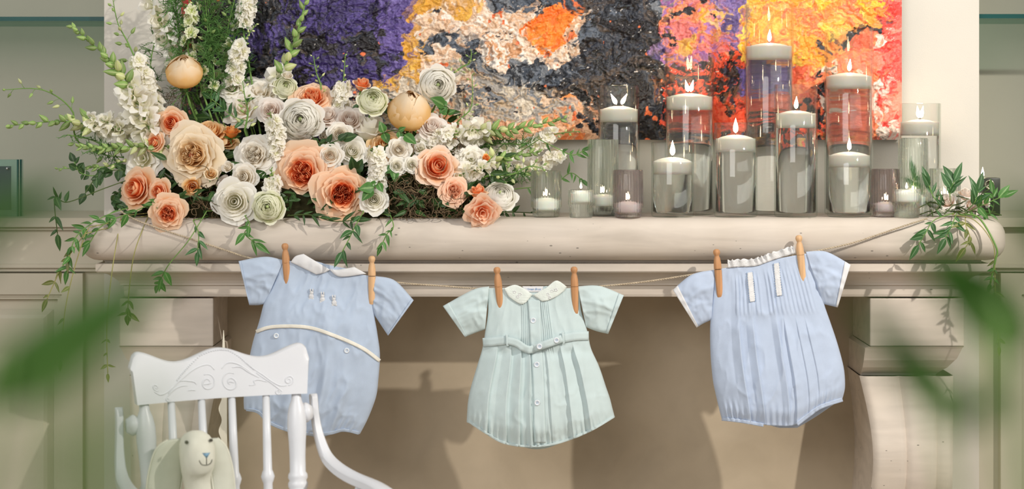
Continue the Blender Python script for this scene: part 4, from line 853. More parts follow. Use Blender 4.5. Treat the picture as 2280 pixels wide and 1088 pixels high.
# ---- small arrangement at the other end of the shelf
rb = P(2130, 470, .10)
m2 = thing('twig_bundle', 'small twiggy bundle holding the white roses at the end of the shelf', 'greenery', rb)
q = MB()
for _ in range(26):
    a = P(2130+rnd.gauss(0, 45), 468+rnd.gauss(0, 8), .10+rnd.uniform(-.04, .04)); d = Vector((rnd.gauss(0,1), rnd.gauss(0,.5), rnd.gauss(0,.25))).normalized()
    a.z = max(a.z, ZS+.004); e = a+d*.06; e.z = max(e.z, ZS+.003); q.tube([a, a.lerp(e, .5)+Vector((0,0,.008)), e], .0013, 5)
obj('twigs', q, M['stemdark'], m2)['kind'] = 'stuff'
for nm, kd, px, py, r, colr, lab, kw in [
 ('spray_rose','bud',2110,448,24,'blush','blush-white rosebud nearest the short ribbed glass in the small end bunch',dict(face=(-.3,-.7,.5), dY=.03)),
 ('spray_rose','bud',2150,432,24,'blush','blush-white rosebud topmost in the small end bunch',dict(face=(.1,-.4,.9), dY=.05)),
 ('spray_rose','bud',2165,458,24,'blush','blush-white rosebud lowest in the small end bunch, under the black candle',dict(face=(.3,-.8,.1), dY=.03)),
 ('spray_rose','bud',2192,446,20,'blush','pale rosebud directly below the silver medallion of the black candle',dict(face=(.5,-.6,.4), dY=.05))]:
    bloom(nm, kd, px, py, r, colr, lab, cat='rose', base=rb, **kw)
for pl, lab, Ys, n, ls, lm, st, kw in [
 ([(2110,470),(2080,440),(2068,410)],'leaf sprig rising before the clear ribbed glasses from the small end bunch',[.08,.05,.05],4,.040,'leafblue','stem',dict(droop=-.4)),
 ([(2105,475),(2050,440),(2036,395)],'leaf sprig standing up behind the short ribbed glass at the smoky one',[.1,.12,.12],3,.038,'leafblue','stem',dict(droop=-.5, t0=.5)),
 ([(2120,470),(2115,430),(2125,402)],'leaf sprig with two curved leaves above the blush rosebuds',[.08,.05,.05],3,.042,'leafblue','stem',dict(droop=-.5, t0=.4)),
 ([(2150,470),(2170,450),(2178,425)],'dark upright leaf pair in front of the black candle',[.06,.02,.02],3,.042,'leafblue','stem',dict(droop=-.5, t0=.3)),
 ([(2150,475),(2190,455),(2230,438)],'green leaves stretching past the black candle towards the recess',[.06,.02,.02],5,.038,'leaf','stem',dict()),
 ([(2120,475),(2080,490),(2060,520),(2045,545)],'jasmine trail over the shelf front nearest the twine',[.04,-.02,-.03,-.03],5,.036,'leafblue','stem',dict(t0=.15)),
 ([(2130,475),(2120,500),(2105,530)],'jasmine trail over the shelf front under the blush rosebuds',[.03,-.02,-.028],5,.038,'leafblue','stem',dict(t0=.15)),
 ([(2150,475),(2150,500),(2160,530),(2150,550)],'wilted jasmine trail hanging before the rounded shelf end',[.03,-.02,-.03,-.03],5,.036,'leafdry','stemdry',dict(t0=.2)),
 ([(2120,478),(2170,490),(2210,540),(2215,590),(2216,650),(2224,770)],'long jasmine tendril looping off the shelf end past the panel',[.03,-.01,-.03,-.035,-.03,-.02],7,.022,'leafdry','stemdry',dict(t0=.55)),
 ([(2140,478),(2180,485),(2218,550),(2216,580),(2205,630)],'bare green stem curling down beside the long tendril at the shelf end',[.03,-.01,-.035,-.035,-.03],2,.024,'leaf','stem',dict(t0=.8, sr=.0022)),
 ([(2170,470),(2200,478),(2212,460),(2210,430)],'dark leaves in front of the black candle base',[.06,.02,.02,.03],4,.034,'leaf','stemdark',dict())]:
    vine('jasmine_vine' if 'jasmine' in lab else 'leaf_sprig', pl, lab, Ys, n, ls, lm, st, attach=rb, cat='vine' if 'jasmine' in lab else 'leaves', **kw)
# ------------------------------------------------------------------ candles in glass
def flame_mb(p, h, w_, lean=0.0):
    m = MB(); prof = []
    for j in range(9):
        t = j/8; prof.append((max(.0002, w_*math.sin(PI*t**.65)**1.0*(1-.35*t)), h*t))
    m.lathe(prof, 10, p, Vector(p)+Vector((lean, 0, 1))); return m
def floating(name, c, r, ztop, zbot, flames, label, group, fh=.030):
    t = thing(name, label, 'candle', (c.x, c.y, zbot), group)
    h = ztop-zbot; m = MB()
    m.lathe([(.0005, 0), (r*.80, 0), (r*.95, h*.07), (r*.99, h*.22), (r, h*.55), (r, h*.72), (r*.985, h*.755), (r*.93, h*.78), (r*.78, h*.86), (r*.50, h*.95), (r*.2, h), (.0005, h)], 36, (c.x, c.y, zbot), (c.x, c.y, zbot+1))
    obj('wax', m, M['wax'], t)
    for dx, ln in flames:
        a = Vector((c.x+dx*.002, c.y, ztop-.001)); b = a+Vector((ln*.006, 0, .007))
        q = MB(); q.tube([a, b], .0008, 5); obj('wick', q, M['wick'], t)
        obj('flame', flame_mb(b-Vector((0,0,.002)), fh, fh*.19, ln), M['flame'], t)
VS = [
 (1332,1424,190,.17,243,236,271,[(-1,-.55),(1,.55)],'glass cylinder vase standing nearest the flowers, behind the fluted glasses'),
 (1480,1590,122,.19,215,208,244,[(-.6,-.25),(.8,.22)],'tall glass cylinder vase behind the two shortest cylinders, before the purple-pink paint'),
 (1658,1767,8,.19,103,96,132,[(0,.05)],'tallest glass cylinder vase, reaching the top of the picture'),
 (1836,1944,67,.19,170,162,197,[(0,.1)],'second tallest glass cylinder vase, before the orange-red paint'),
 (1450,1545,317,.085,360,350,387,[(0,0)],'short glass cylinder vase beside the smoky fluted glass near the flowers'),
 (1590,1686,273,.085,308,300,338,[(0,.0)],'mid-height glass cylinder vase in the front row with water almost to the rim'),
 (1724,1820,188,.085,252,246,284,[(0,.05)],'tallest front-row glass cylinder vase, half filled before the orange paint'),
 (1842,1940,315,.085,345,338,371,[(0,.0)],'short glass cylinder vase in front of the second tallest cylinder'),
 (2002,2094,230,.18,271,266,301,[(-.5,-.15),(.6,.2)],'glass cylinder vase before the bare wall beside the painting'),
]
SHORT = ['cylinder vase nearest the flowers', 'tall cylinder vase before the purple-pink paint', 'tallest cylinder vase of all', 'second tallest cylinder vase', 'short cylinder vase beside the smoky glass near the flowers', 'mid-height front-row vase filled almost to the rim', 'tallest front-row cylinder vase', 'short vase in front of the second tallest cylinder', 'cylinder vase before the bare wall']
for i, (xl, xr, top, Y, wl, ct, cb, fl, lab) in enumerate(VS):
    r = (xr-xl)/2*sc(Y-.02); c = P((xl+xr)/2, 300, Y); z0 = ZS; zt = Z(top, Y); zw = Z(wl, Y)
    v = thing('cylinder_vase', lab, 'vase', (c.x, Y, z0), 'cylinder vases with floating candles')
    m = MB(); w_ = .003
    m.lathe([(.0005, .0005), (r-.003, .0005), (r-.0008, .002), (r, .005), (r, zt-z0-.001), (r-.0012, zt-z0), (r-w_, zt-z0-.001), (r-w_, .012), (r-w_-.004, .009), (.0005, .009)], 56, (c.x, Y, z0), (c.x, Y, z0+1))
    obj('glass_wall', m, M['vase'], v)
    m = MB(); ri = r-w_-.0006
    m.lathe([(.0005, .0102), (ri-.004, .0102), (ri, .014), (ri, zw-z0), (.0005, zw-z0)], 56, (c.x, Y, z0), (c.x, Y, z0+1))
    o = obj('water', m, M['water'], v, True, 50)
    floating('floating_candle', c, ri-.001, Z(ct, Y), Z(cb, Y), fl, 'white floating candle in the '+SHORT[i], 'floating candles', .034 if i in (4,5) else .028)
RV = [
 (1182,1250,380,.075,'clear',1,(440,468),'clear fluted votive glass among the green stems at the flower end','tealight'),
 (1265,1322,422,.06,'clear',0,(424,450),'shortest clear fluted votive glass at the flower end, filled to the rim','tealight'),
 (1308,1377,310,.12,'clear',2,(432,458),'tall clear fluted glass behind the smoky votive at the flower end','tealight'),
 (1365,1432,378,.05,'grey',1,(448,473),'smoky grey fluted votive glass beside the short cylinder at the flower end','tealight'),
 (1940,2003,376,.08,'grey',1,(449,471),'smoky grey fluted votive glass beside the leafy end bunch','tealight'),
 (1987,2050,420,.055,'clear',0,(424,449),'short clear fluted votive glass touching the leafy end bunch','tealight'),
 (2000,2066,307,.115,'clear',2,(432,458),'tall clear fluted glass before the wall by the leafy end bunch','tealight'),
 (2068,2138,375,.12,'clear',2,(437,462),'clear fluted votive glass behind the leafy end bunch','tealight'),
]
for xl, xr, top, Y, colr, st, (ca, cb), lab, k in RV:
    r = (xr-xl)/2*sc(Y-.02); c = P((xl+xr)/2, 300, Y); H = Z(top, Y)-ZS
    v = thing('fluted_votive', lab, 'candle holder', (c.x, Y, ZS), 'fluted candle glasses')
    m = MB(); n = 26
    zc = Z(cb, Y)-ZS
    rf = lambda rr, h, a: rr*(1+(.05*abs(math.cos(a*n/2))-.03 if rr > r*.8 and .004 < h < H-.003 else 0))
    rb_ = r*.89 if st == 1 else r*.99
    hs = .023 if st == 1 else H*.3
    prof = [(.0005, .0), (rb_*.9, 0), (rb_, .003), (rb_, hs-.003), (r*.985, hs), (r, hs+.003), (r, H-.002), (r-.0015, H), (r-.0032, H-.001), (r-.0034, zc+.001), (.0005, zc)]
    if st == 0:
        prof = [(.0005, 0), (r*.86, 0), (r*.90, .003), (r*.90, H*.42), (r, H*.46), (r, H-.002), (r-.0015, H), (r-.0032, H-.001), (r-.0034, zc+.001), (.0005, zc)]
    m.lathe(prof, 180, (c.x, Y, ZS), (c.x, Y, ZS+1), rfun=rf)
    obj('fluted_glass', m, M['rib'+colr], v, True, 60)
    floating('tealight', c, r-.006, Z(ca, Y), Z(cb, Y)+.0006, [(0, 0)], 'tealight in the '+lab, 'tealights in fluted glasses', .014)
# ---- black candle with silver medallion
by = .14; c = P(2204, 400, by); t = thing('black_candle', 'square black candle jar with a silver medallion at the end of the shelf', 'candle', (c.x, by, ZS))
hw = 18.5*sc(by)
m = MB(); m.bbox(c.x-hw, c.x+hw, by-hw, by+hw, ZS, Z(396, by-.02), .002, 2); obj('jar', m, M['black'], t, True, 40)
cm_ = P(2203, 411, by-hw); m = MB(); m.lathe([(.0005, .0014), (.0075, .0014), (.0085, .003), (.0105, .0032), (.0118, .0015), (.012, -.001)], 28, cm_, cm_+Vector((0,-1,0)))
obj('medallion', m, M['silver'], t)
m = MB(); m.tube([cm_+Vector((-.0012,-.0022,.009)), cm_+Vector((.0012,-.003,.003)), cm_+Vector((-.001,-.003,-.003)), cm_+Vector((.0008,-.0022,-.009))], [.0006, .0016, .0014, .0005], 6); obj('medallion_figure', m, M['black'], t)
a = P(2188, 396, by); a.y = by
m = MB(); m.tube([a-Vector((0,0,.006)), a+Vector((0,0,.004))], .0009, 5); obj('wick', m, M['wick'], t)
obj('flame', flame_mb(a+Vector((0,0,.001)), .024, .0040), M['flame'], t)
# ------------------------------------------------------------------ twine, pins, baby clothes
TW = [(268,470,.02),(300,488,-.006),(350,507,-.008),(430,533,-.010),(500,556,-.012),(560,575,-.014),(640,587,-.016),(730,603,-.016),(826,617,-.016),(890,629,-.014),(970,635,-.014),(1060,642,-.014),(1112,645,-.016),(1200,645,-.016),(1280,641,-.016),(1390,632,-.014),(1470,622,-.014),(1540,611,-.014),(1598,602,-.016),(1690,585,-.016),(1778,566,-.016),(1830,556,-.014),(1900,540,-.012),(1970,517,-.010),(2030,497,-.006),(2065,486,.01)]
def twine():
    ctr = catmull([tuple(P(a, b, y)) for a, b, y in TW], 900); t = thing('twine_line', 'jute twine strung across the mantel front carrying the baby clothes', 'twine', ctr[0])
    for s_ in (0, 1):
        pts = []; acc = 0
        for i, p in enumerate(ctr):
            if i: acc += float(np.linalg.norm(ctr[i]-ctr[i-1]))
            a = acc/.011*2*PI+s_*PI; pts.append(Vector(p)+Vector((0, math.cos(a), math.sin(a)))*.00105)
        m = MB(); m.tube(pts, .0013, 5); obj('strand', m, M['twine'], t)
twine()
class Surf:
    def __init__(s): s.p = []
    def add(s, px, py, Y): s.p.append((px, py, Y))
    def done(s): s.a = np.array(s.p); return s
    def Y(s, px, py):
        d = (s.a[:,0]-px)**2+(s.a[:,1]-py)**2; k = np.argpartition(d, 6)[:6]; w_ = 1/(d[k]+1.5); return float((s.a[k,2]*w_).sum()/w_.sum())
def shell(L_, R_, nu, nv, Y0, front, back, surf=None, sway=None):
    Lc = catmull(L_, nv); Rc = catmull(R_, nv); m = MB(); pts = []; uv = []
    fr = []; bk = []
    for j in range(nv):
        v = j/(nv-1)
        for i in range(nu):
            u = i/(nu-1); a = Lc[j]*(1-u)+Rc[j]*u
            if sway: a = a+np.array(sway(u, v))
            e = max(0.0, 1-(2*u-1)**2)**.42
            dy = front(u, v); Yy = Y0-e*dy-.0006
            fr.append(P(a[0], a[1], Yy)); bk.append(P(a[0], a[1], Y0+e*back(u, v)+.0006)); uv.append((u, v))
            if surf is not None: surf.add(a[0], a[1], Yy)
    m.grid(fr, nu, nv, uv=uv, flip=True); m.grid(bk, nu, nv, uv=uv)
    n = nu*nv
    for j in range(nv-1):
        a, b = j*nu, (j+1)*nu; m.f.append((a, n+a, n+b, b)); a += nu-1; b += nu-1; m.f.append((b, n+b, n+a, a))
    for i in range(nu-1):
        m.f.append((i, i+1, n+i+1, n+i)); k = (nv-1)*nu+i; m.f.append((k+1, k, n+k, n+k+1))
    return m
def patch(L_, R_, nu, nv, surf, off=.0012, th=.0010, puff=0.0, extra=None, lim=None):
    Lc = catmull(L_, nv); Rc = catmull(R_, nv); m = MB(); a_ = []; b_ = []; uv = []
    for j in range(nv):
        for i in range(nu):
            u = i/(nu-1); v = j/(nv-1); q = Lc[j]*(1-u)+Rc[j]*u
            Y = surf.Y(q[0], q[1])-off-(extra(u, v) if extra else 0); p_ = puff*max(0, math.sin(PI*u)*math.sin(PI*v))**.5
            a_.append(P(q[0], q[1], Y-th-p_)); b_.append(P(q[0], q[1], Y)); uv.append((u, v))
    m.grid(a_, nu, nv, uv=uv, flip=True); m.grid(b_, nu, nv, uv=uv); n = nu*nv
    for j in range(nv-1):
        a, b = j*nu, (j+1)*nu; m.f.append((a, n+a, n+b, b)); a += nu-1; b += nu-1; m.f.append((b, n+b, n+a, a))
    for i in range(nu-1):
        m.f.append((i, i+1, n+i+1, n+i)); k = (nv-1)*nu+i; m.f.append((k+1, k, n+k, n+k+1))
    return m
def strip(line, w_, surf, off=.0012, th=.001, n=26, extra=None):
    c = catmull(line, n); L_ = []; R_ = []
    for i in range(n):
        t = c[min(i+1, n-1)]-c[max(i-1, 0)]; t = t/np.linalg.norm(t); nn = np.array((-t[1], t[0])); L_.append(c[i]+nn*w_/2); R_.append(c[i]-nn*w_/2)
    return patch(R_, L_, 4, n, surf, off, th, extra=extra)
def button(px, py, surf, r, mat, parent):
    p = P(px, py, surf.Y(px, py)-.0008); R = r*sc(0); m = MB()
    m.lathe([(.0003, .0006), (R*.5, .0006), (R*.62, .0016), (R*.85, .0019), (R, .0009), (R*.95, -.001)], 18, p, p+Vector((0,-1,0)))
    o = obj('button', m, M[mat], parent); m = MB()
    for dx, dz in ((-1,-1),(1,1),(-1,1),(1,-1)):
        q = p+Vector((dx*R*.2, -.0008, dz*R*.2)); m.lathe([(.0001, .0003), (R*.11, .0003), (R*.12, -.0003)], 6, q, q+Vector((0,-1,0)))
    obj('thread', m, M['blueprint'], o)
def gauss(x, c, w_): return math.exp(-((x-c)/w_)**2)
def saw(u, c, w_, amp):                                          # knife pleat: sharp lip at c, easing away over w_
    d = u-c; return amp*(1-d/w_) if 0 <= d < w_ else 0.0
def gather(u, v, n, v0, amp, ph=0.0):
    k = smooth01(v0, 1.0, v); x = u*n+ph+.35*math.sin(u*n*.37+ph)
    return amp*k*(.5+.5*math.sin(2*PI*x))*(.6+.4*math.sin(u*17+ph))
def sleeve(L_, R_, mat, parent, cuff, cuffmat, Y0, puff=.011, seed=0, cuffw=.14, name='sleeve'):
    s = Surf(); r_ = random.Random(seed); c1, c2 = r_.uniform(.25, .45), r_.uniform(.55, .75)
    fr = lambda u, v: puff*(.45+.55*math.sin(PI*min(1, v*.9+.05)))*(1+.20*math.sin(u*9+v*3+seed))+wrinkle(u*.5, v*.5, 20+seed, .0022)+.0032*gauss(u, c1+.1*v, .05)*(1-v*.4)+.0028*gauss(u, c2-.12*v, .045)*(1-v*.5)
    m = shell(L_, R_, 34, 26, Y0, fr, lambda u, v: puff*.7, s)
    o = obj(name, m, M[mat], parent); s.done()
    Lc = catmull(L_, 60); Rc = catmull(R_, 60); k = int(60*(1-cuffw))
    obj('cuff', patch(Lc[k:], Rc[k:], 26, 5, s, .0008, .0012), M[cuffmat], o)
    return s
def hem(kn):
    kx = [q[0] for q in kn]; ky = [q[1] for q in kn]
    return lambda u, v: (0, float(np.interp(u, kx, ky)+np.interp(u-.04, kx, ky)+np.interp(u+.04, kx, ky))/3*v**3)
def wrinkle(u, v, s, a=.0022):
    q = float(fbm(np.array([u*7+v*3+s]), np.array([v*5-u*2]), 5+s, 3)[0]); return a*(1-abs(2*q-1))**3*2
G = 'baby clothes on the twine'
# --- blue bubble romper with white peter pan collar
t = thing('baby_romper', 'pale blue baby romper with white rounded collar and three tiny bunny appliques', 'romper', P(735, 600, -.016), G)
S = Surf()
Lb = [(628,577),(612,625),(590,668),(577,715),(562,765),(549,830),(543,880),(543,905),(544,911)]
Rb = [(840,617),(836,655),(834,700),(840,740),(846,790),(842,850),(838,880),(828,910),(815,940),(801,966)]
def f1(u, v):
    b = .004+.030*math.sin(PI*min(1, v*.92))**.8*smooth01(0, .35, v)
    b += .012*gauss(u, .60-.02*v, .035)*smooth01(.42, .55, v)*(1-smooth01(.93, 1, v))+.010*gauss(u, .30+.05*v, .05)*smooth01(.5, .7, v)+.009*gauss(u, .82-.1*v, .04)*smooth01(.5, .75, v)+.0050*gauss(u, .45+.3*v, .06)*smooth01(.1, .25, v)*(1-smooth01(.4, .5, v))
    b += .0035*gauss(u, .93-.45*v, .04)*(1-smooth01(.1, .45, v))+.003*gauss(u, .12+.3*v, .05)*(1-smooth01(.2, .45, v))
    return b+wrinkle(u, v, 3, .0028)+gather(u, v, 17, .74, .0075)+.0018*gather(u, 1-v, 20, .55, 1)*smooth01(.43, .46, v)*1.0
obj('body', shell(Lb, Rb, 110, 90, -.018, f1, lambda u, v: .012+.012*math.sin(PI*v), S, hem([(0,0),(.12,0),(.215,21),(.39,29),(.66,27),(.84,2),(1,0)])), M['blue1'], t); S.done()
sleeve([(632,579),(590,571),(531,581)], [(590,676),(575,679),(555,679)], 'blue1', t, 1, 'blue1', -.017, .012, 3, .08)
sleeve([(834,614),(879,624),(921,668)], [(829,694),(846,720),(864,747)], 'blue1', t, 1, 'blue1', -.017, .012, 5, .08)
lf = lambda u, v: .0045*math.sin(PI*v)**.6
obj('collar', patch([(676,565),(658,570),(647,583)], [(735,600),(722,607),(704,611)], 20, 14, S, .003, .0012, .004), M['cottonwhite'], t)
obj('collar', patch([(737,598),(752,600),(789,594)], [(734,600),(757,616),(816,609)], 20, 14, S, .003, .0012, .004), M['cottonwhite'], t)
obj('neck_band', patch([(700,580),(735,590),(770,597)], [(690,590),(734,604),(775,607)], 18, 6, S, .001, .001), M['blue1'], t)
obj('ribbon_trim', strip([(570,738),(608,727),(683,728),(745,747),(806,774),(846,803)], 8, S, .0014, .0012, 40), M['cream'], t)
for a, b in ((615,747), (772,780)): button(a, b, S, 6, 'button', t)
for a, b, sl in ((693,655,.2), (718,662,.0), (744,669,-.2)):
    p = P(a, b, S.Y(a, b)-.002); m = MB(); k = sc(0)
    def ell(cx, cz, rx, rz, n=10):
        q = []
        for j in range(7):
            f = -PI/2+PI*j/6
            for i in range(n):
                h = 2*PI*i/n; q.append(p+Vector((cx*k+rx*k*math.cos(f)*math.cos(h), -.003*math.cos(f)*math.sin(h), cz*k+rz*k*math.sin(f))))
        m.grid(q, n, 7, True)
    ell(0, -5, 6, 7); ell(sl*4, 3.5, 4.5, 4); ell(-2.5+sl*4, 9, 1.5, 4.5); ell(2.5+sl*4, 9, 1.5, 4.5); ell(4, -10, 3, 2); ell(-4, -10, 3, 2)
    obj('bunny_applique', m, M['lace'], t)
obj('leg_band', strip([(548,911),(575,917),(599,940),(643,958),(690,966),(735,964),(765,957),(799,964)], 7, S, .0, .002, 30), M['blue1'], t)
# --- mint romper with belt
t = thing('baby_romper', 'pale mint baby romper with embroidered collar, pintucks and buttoned belt', 'romper', P(1188, 645, -.016), G)
S = Surf()
Lb = [(1083,641),(1087,690),(1080,740),(1074,775),(1062,815),(1048,862),(1042,892),(1040,918),(1039,936)]
Rb = [(1290,641),(1294,690),(1308,738),(1316,775),(1334,815),(1350,862),(1358,885),(1364,908),(1369,926)]
def f2(u, v):
    b = .004+.018*smooth01(0, .3, v)+.024*smooth01(.32, .8, v)*(1-.5*smooth01(.85, 1, v))
    w_ = smooth01(.34, .42, v)
    for c, ww, am in ((.14,.11,.014),(.27,.08,.010),(.36,.07,.012),(.44,.05,.010),(.58,.06,.005),(.72,.09,.009),(.84,.10,.017)):
        cc = c; b += w_*saw(u, cc, ww, am) if c > .5 else w_*saw(1-u, 1-cc, ww, am)
    if v < .42:
        k = smooth01(.05, .1, v)*(1-smooth01(.36, .42, v))
        if .355 < u < .465 or .565 < u < .665: b += k*.0026*(.5+.5*math.cos(2*PI*u*52))
    b += .003*gauss(u, .1+.3*v, .05)*(1-w_)+.003*gauss(u, .95-.35*v, .05)*(1-w_)
    return b+wrinkle(u, v, 9, .0016)+gather(u, v, 24, .78, .009)-.005*gauss(v, .40, .03)
obj('body', shell(Lb, Rb, 241, 80, -.018, f2, lambda u, v: .012+.012*math.sin(PI*v), S, hem([(0,0),(.115,29),(.25,54),(.385,63),(.56,59),(.78,42),(.9,19),(1,0)])), M['mint'], t); S.done()
obj('back_hem', shell([(1080,958),(1110,982),(1150,990)], [(1310,960),(1290,972),(1250,985)], 50, 12, -.008, lambda u, v: .004, lambda u, v: .008+.002*math.sin(u*60), None, lambda u, v: (0, 12*v*math.sin(PI*u))), M['mint'], t)
s1 = sleeve([(1089,637),(1052,645),(986,681)], [(1080,733),(1060,740),(1035,750)], 'mint', t, 1, 'mint', -.017, .014, 7, .15)
s2 = sleeve([(1286,637),(1335,636),(1389,657)], [(1305,728),(1328,737),(1354,743)], 'mint', t, 1, 'mint', -.017, .014, 9, .15)
obj('button_placket', patch([(1175,668),(1180,745),(1187,850),(1189,985)], [(1203,668),(1205,745),(1211,850),(1215,985)], 8, 60, S, .0016, .001), M['mint'], t)
obj('neck_facing', patch([(1150,644),(1160,640),(1172,645)], [(1236,640),(1222,636),(1206,645)][::1], 18, 6, S, -.004, .001), M['mint'], t)
tagp = patch([(1160,641),(1162,648)], [(1210,638),(1208,647)], 14, 5, S, -.0035, .0006); lb = obj('neck_label', patch([(1163,637),(1165,650)], [(1210,637),(1207,650)], 14, 5, S, .0005, .0006), M['cottonwhite'], t)
cu = bpy.data.curves.new('label_text', 'FONT'); cu.body = 'Feltman Bros.'; cu.size = .0068; cu.shear = .35; cu.align_x = 'CENTER'; cu.align_y = 'CENTER'; cu.extrude = .0001
to_ = bpy.data.objects.new('label_curve', cu); C.objects.link(to_); bpy.context.view_layer.update(); me = bpy.data.meshes.new_from_object(to_.evaluated_get(bpy.context.evaluated_depsgraph_get())); bpy.data.objects.remove(to_); me.materials.clear(); me.materials.append(M['blueprint'])
to = bpy.data.objects.new('label_text', me); C.objects.link(to); to.parent = t; to.rotation_euler = (PI/2, 0, 0)
pl = P(1186, 643.5, S.Y(1186, 645)-.0018); to.location = pl-wloc(t)
obj('collar', patch([(1122,642),(1150,634),(1186,655)], [(1132,660),(1158,677),(1172,672)], 22, 14, S, .0025, .0012, .003), M['mintcollar'], t)
obj('collar', patch([(1186,657),(1216,640),(1239,624),(1262,638)], [(1207,671),(1222,668),(1240,659),(1256,647)], 22, 14, S, .0025, .0012, .003), M['mintcollar'], t)
m = MB()
for a, b in ((1146,650),(1153,660),(1158,655),(1220,655),(1229,648),(1224,662),(1238,645)):
    p = P(a, b, S.Y(a, b)-.0066)
    for i in range(5):
        d = Vector((math.cos(i*1.257), 0, math.sin(i*1.257))); q = p+d*.0028; m.lathe([(.0002,.0012),(.0011,.0008),(.0016,0)], 7, q, q+Vector((0,-1,0)))
obj('embroidery', m, M['lace'], t)
bx = lambda u, v: .002*math.sin(PI*u)
obj('belt', strip([(1075,762),(1100,760),(1128,757)], 20, S, .0015, .0016, 14), M['mint'], t)
obj('belt', strip([(1126,757),(1150,763),(1168,775),(1182,778),(1194,772)], 17, S, .004, .0016, 22, extra=lambda u, v: .005*math.sin(PI*v)), M['mint'], t)
obj('belt', strip([(1189,775),(1215,766),(1252,753)], 17, S, .006, .0016, 22, extra=lambda u, v: .004*math.sin(PI*v)), M['mint'], t)
obj('belt', strip([(1252,753),(1282,748),(1311,747)], 20, S, .0015, .0016, 14), M['mint'], t)
for a, b in ((1129,757), (1254,752)): obj('belt_loop', strip([(a-1,b-13),(a+1,b+13)], 5, S, .0045, .002, 10), M['mint'], t)
class Off:
    def __init__(s, S, d): s.S = S; s.d = d
    def Y(s, a, b): return s.S.Y(a, b)-s.d
for a, b, d in ((1187,713,.003),(1195,811,.003),(1196,896,.003),(1201,771,.0118),(1239,757,.0098)): button(a, b, Off(S, d), 6.5, 'button', t)
obj('leg_band', strip([(1041,936),(1080,962),(1122,985),(1180,993),(1240,986),(1310,960),(1367,927)], 5, S, .0, .0016, 60), M['mint'], t)
# --- sky blue pleated romper
t = thing('baby_romper', 'sky blue baby romper with frilled neck, lace strips and white cuffs', 'romper', P(1695, 585, -.016), G)
S = Surf()
Lb = [(1588,601),(1588,645),(1584,690),(1581,730),(1582,790),(1587,845),(1593,875),(1600,905),(1607,932)]
Rb = [(1800,563),(1818,620),(1836,680),(1850,720),(1864,762),(1877,810),(1881,838),(1881,865),(1875,889)]
def f3(u, v):
    b = .004+.016*smooth01(0, .3, v)+.022*smooth01(.25, .75, v)*(1-.5*smooth01(.88, 1, v))
    w_ = smooth01(.05, .1, v)
    lo = smooth01(.30, .42, v)
    for c, ww, am in ((.245,.07,.012),(.36,.06,.010),(.56,.05,.008)):
        b += w_*(.35+.65*lo)*saw(1-u, 1-c, ww, am)
    for c, ww, am in ((.62,.06,.006),(.72,.06,.003),(.80,.05,.003)): b += w_*lo*saw(u, c, ww, am)
    if v < .30 and (.22 < u < .46 or .50 < u < .95): b += w_*(1-smooth01(.26, .31, v))*.002*(.5+.5*math.cos(2*PI*u*27))
    b += .004*gauss(u, .95-.2*v, .05)*smooth01(.05,.2,v)*(1-smooth01(.4,.7,v))+.004*gauss(u, .1+.08*v, .05)*smooth01(.4, .7, v)
    return b+wrinkle(u, v, 17, .0016)+gather(u, v, 22, .76, .009)*(.35+.65*abs(2*u-1))
obj('body', shell(Lb, Rb, 221, 80, -.018, f3, lambda u, v: .012+.012*math.sin(PI*v), S, hem([(0,0),(.19,10),(.35,29),(.58,42),(.68,34),(.82,6),(1,0)])), M['blue2'], t); S.done()
obj('back_hem', shell([(1700,940),(1720,948),(1735,952)], [(1870,890),(1820,925),(1775,952)], 40, 10, -.006, lambda u, v: .003, lambda u, v: .008), M['blue2'], t)
sleeve([(1592,600),(1540,611),(1498,645)], [(1584,712),(1566,720),(1551,729)], 'blue2', t, 1, 'cottonwhite', -.017, .012, 11, .17)
sleeve([(1794,560),(1840,560),(1894,589)], [(1832,676),(1848,680),(1865,684)], 'blue2', t, 1, 'cottonwhite', -.017, .012, 13, .16)
def frill(line, w_, amp, mat, name, off=.002, n=110):
    c = catmull(line, n); m = MB(); pts = []
    for i in range(n):
        tt = c[min(i+1, n-1)]-c[max(i-1, 0)]; tt /= np.linalg.norm(tt); nn = np.array((tt[1], -tt[0]))
        for j in range(6):
            q = c[i]+nn*w_*(j/5-.25); Yy = S.Y(c[i][0], c[i][1])-off-amp*(j/5)*math.sin(i*.62+.5*math.sin(i*.21))-.002*(j/5); pts.append(P(q[0]+1.5*(j/5)*math.cos(i*.62), q[1]+1.5*(j/5)*math.sin(i*.9), Yy))
    m.grid(pts, 6, n, uv=[(j/5, i/n) for i in range(n) for j in range(6)]); o = obj(name, m, M[mat], t); md = o.modifiers.new('thick', 'SOLIDIFY'); md.thickness = .0006; return o
frill([(1620,592),(1640,590),(1680,588),(1700,582),(1722,574),(1760,562),(1770,560)], 17, .004, 'lace', 'neck_frill')
for L_, R_ in (([(1663,607),(1666,640),(1669,672)], [(1676,605),(1679,638),(1682,670)]), ([(1722,587),(1725,622),(1729,659)], [(1735,584),(1738,620),(1742,657)])):
    o = obj('lace_strip', patch(L_, R_, 6, 24, S, .0012, .0012), M['lace'], t); m = MB()
    for q in (L_, R_):
        for a in catmull(q, 16):
            p = P(a[0], a[1], S.Y(a[0], a[1])-.0026); m.lathe([(.0001, .0005), (.0008, .0003), (.0009, -.0004)], 6, p, p+Vector((0,-1,0)))
    obj('stitch_dots', m, M['blueprint'], o)
obj('leg_band', strip([(1607,932),(1650,937),(1700,946)], 8, S, .0, .002, 30), M['blue2'], t)
obj('leg_band', strip([(1774,944),(1800,924),(1828,905),(1876,889)], 9, S, .0, .002, 30), M['blue2'], t)
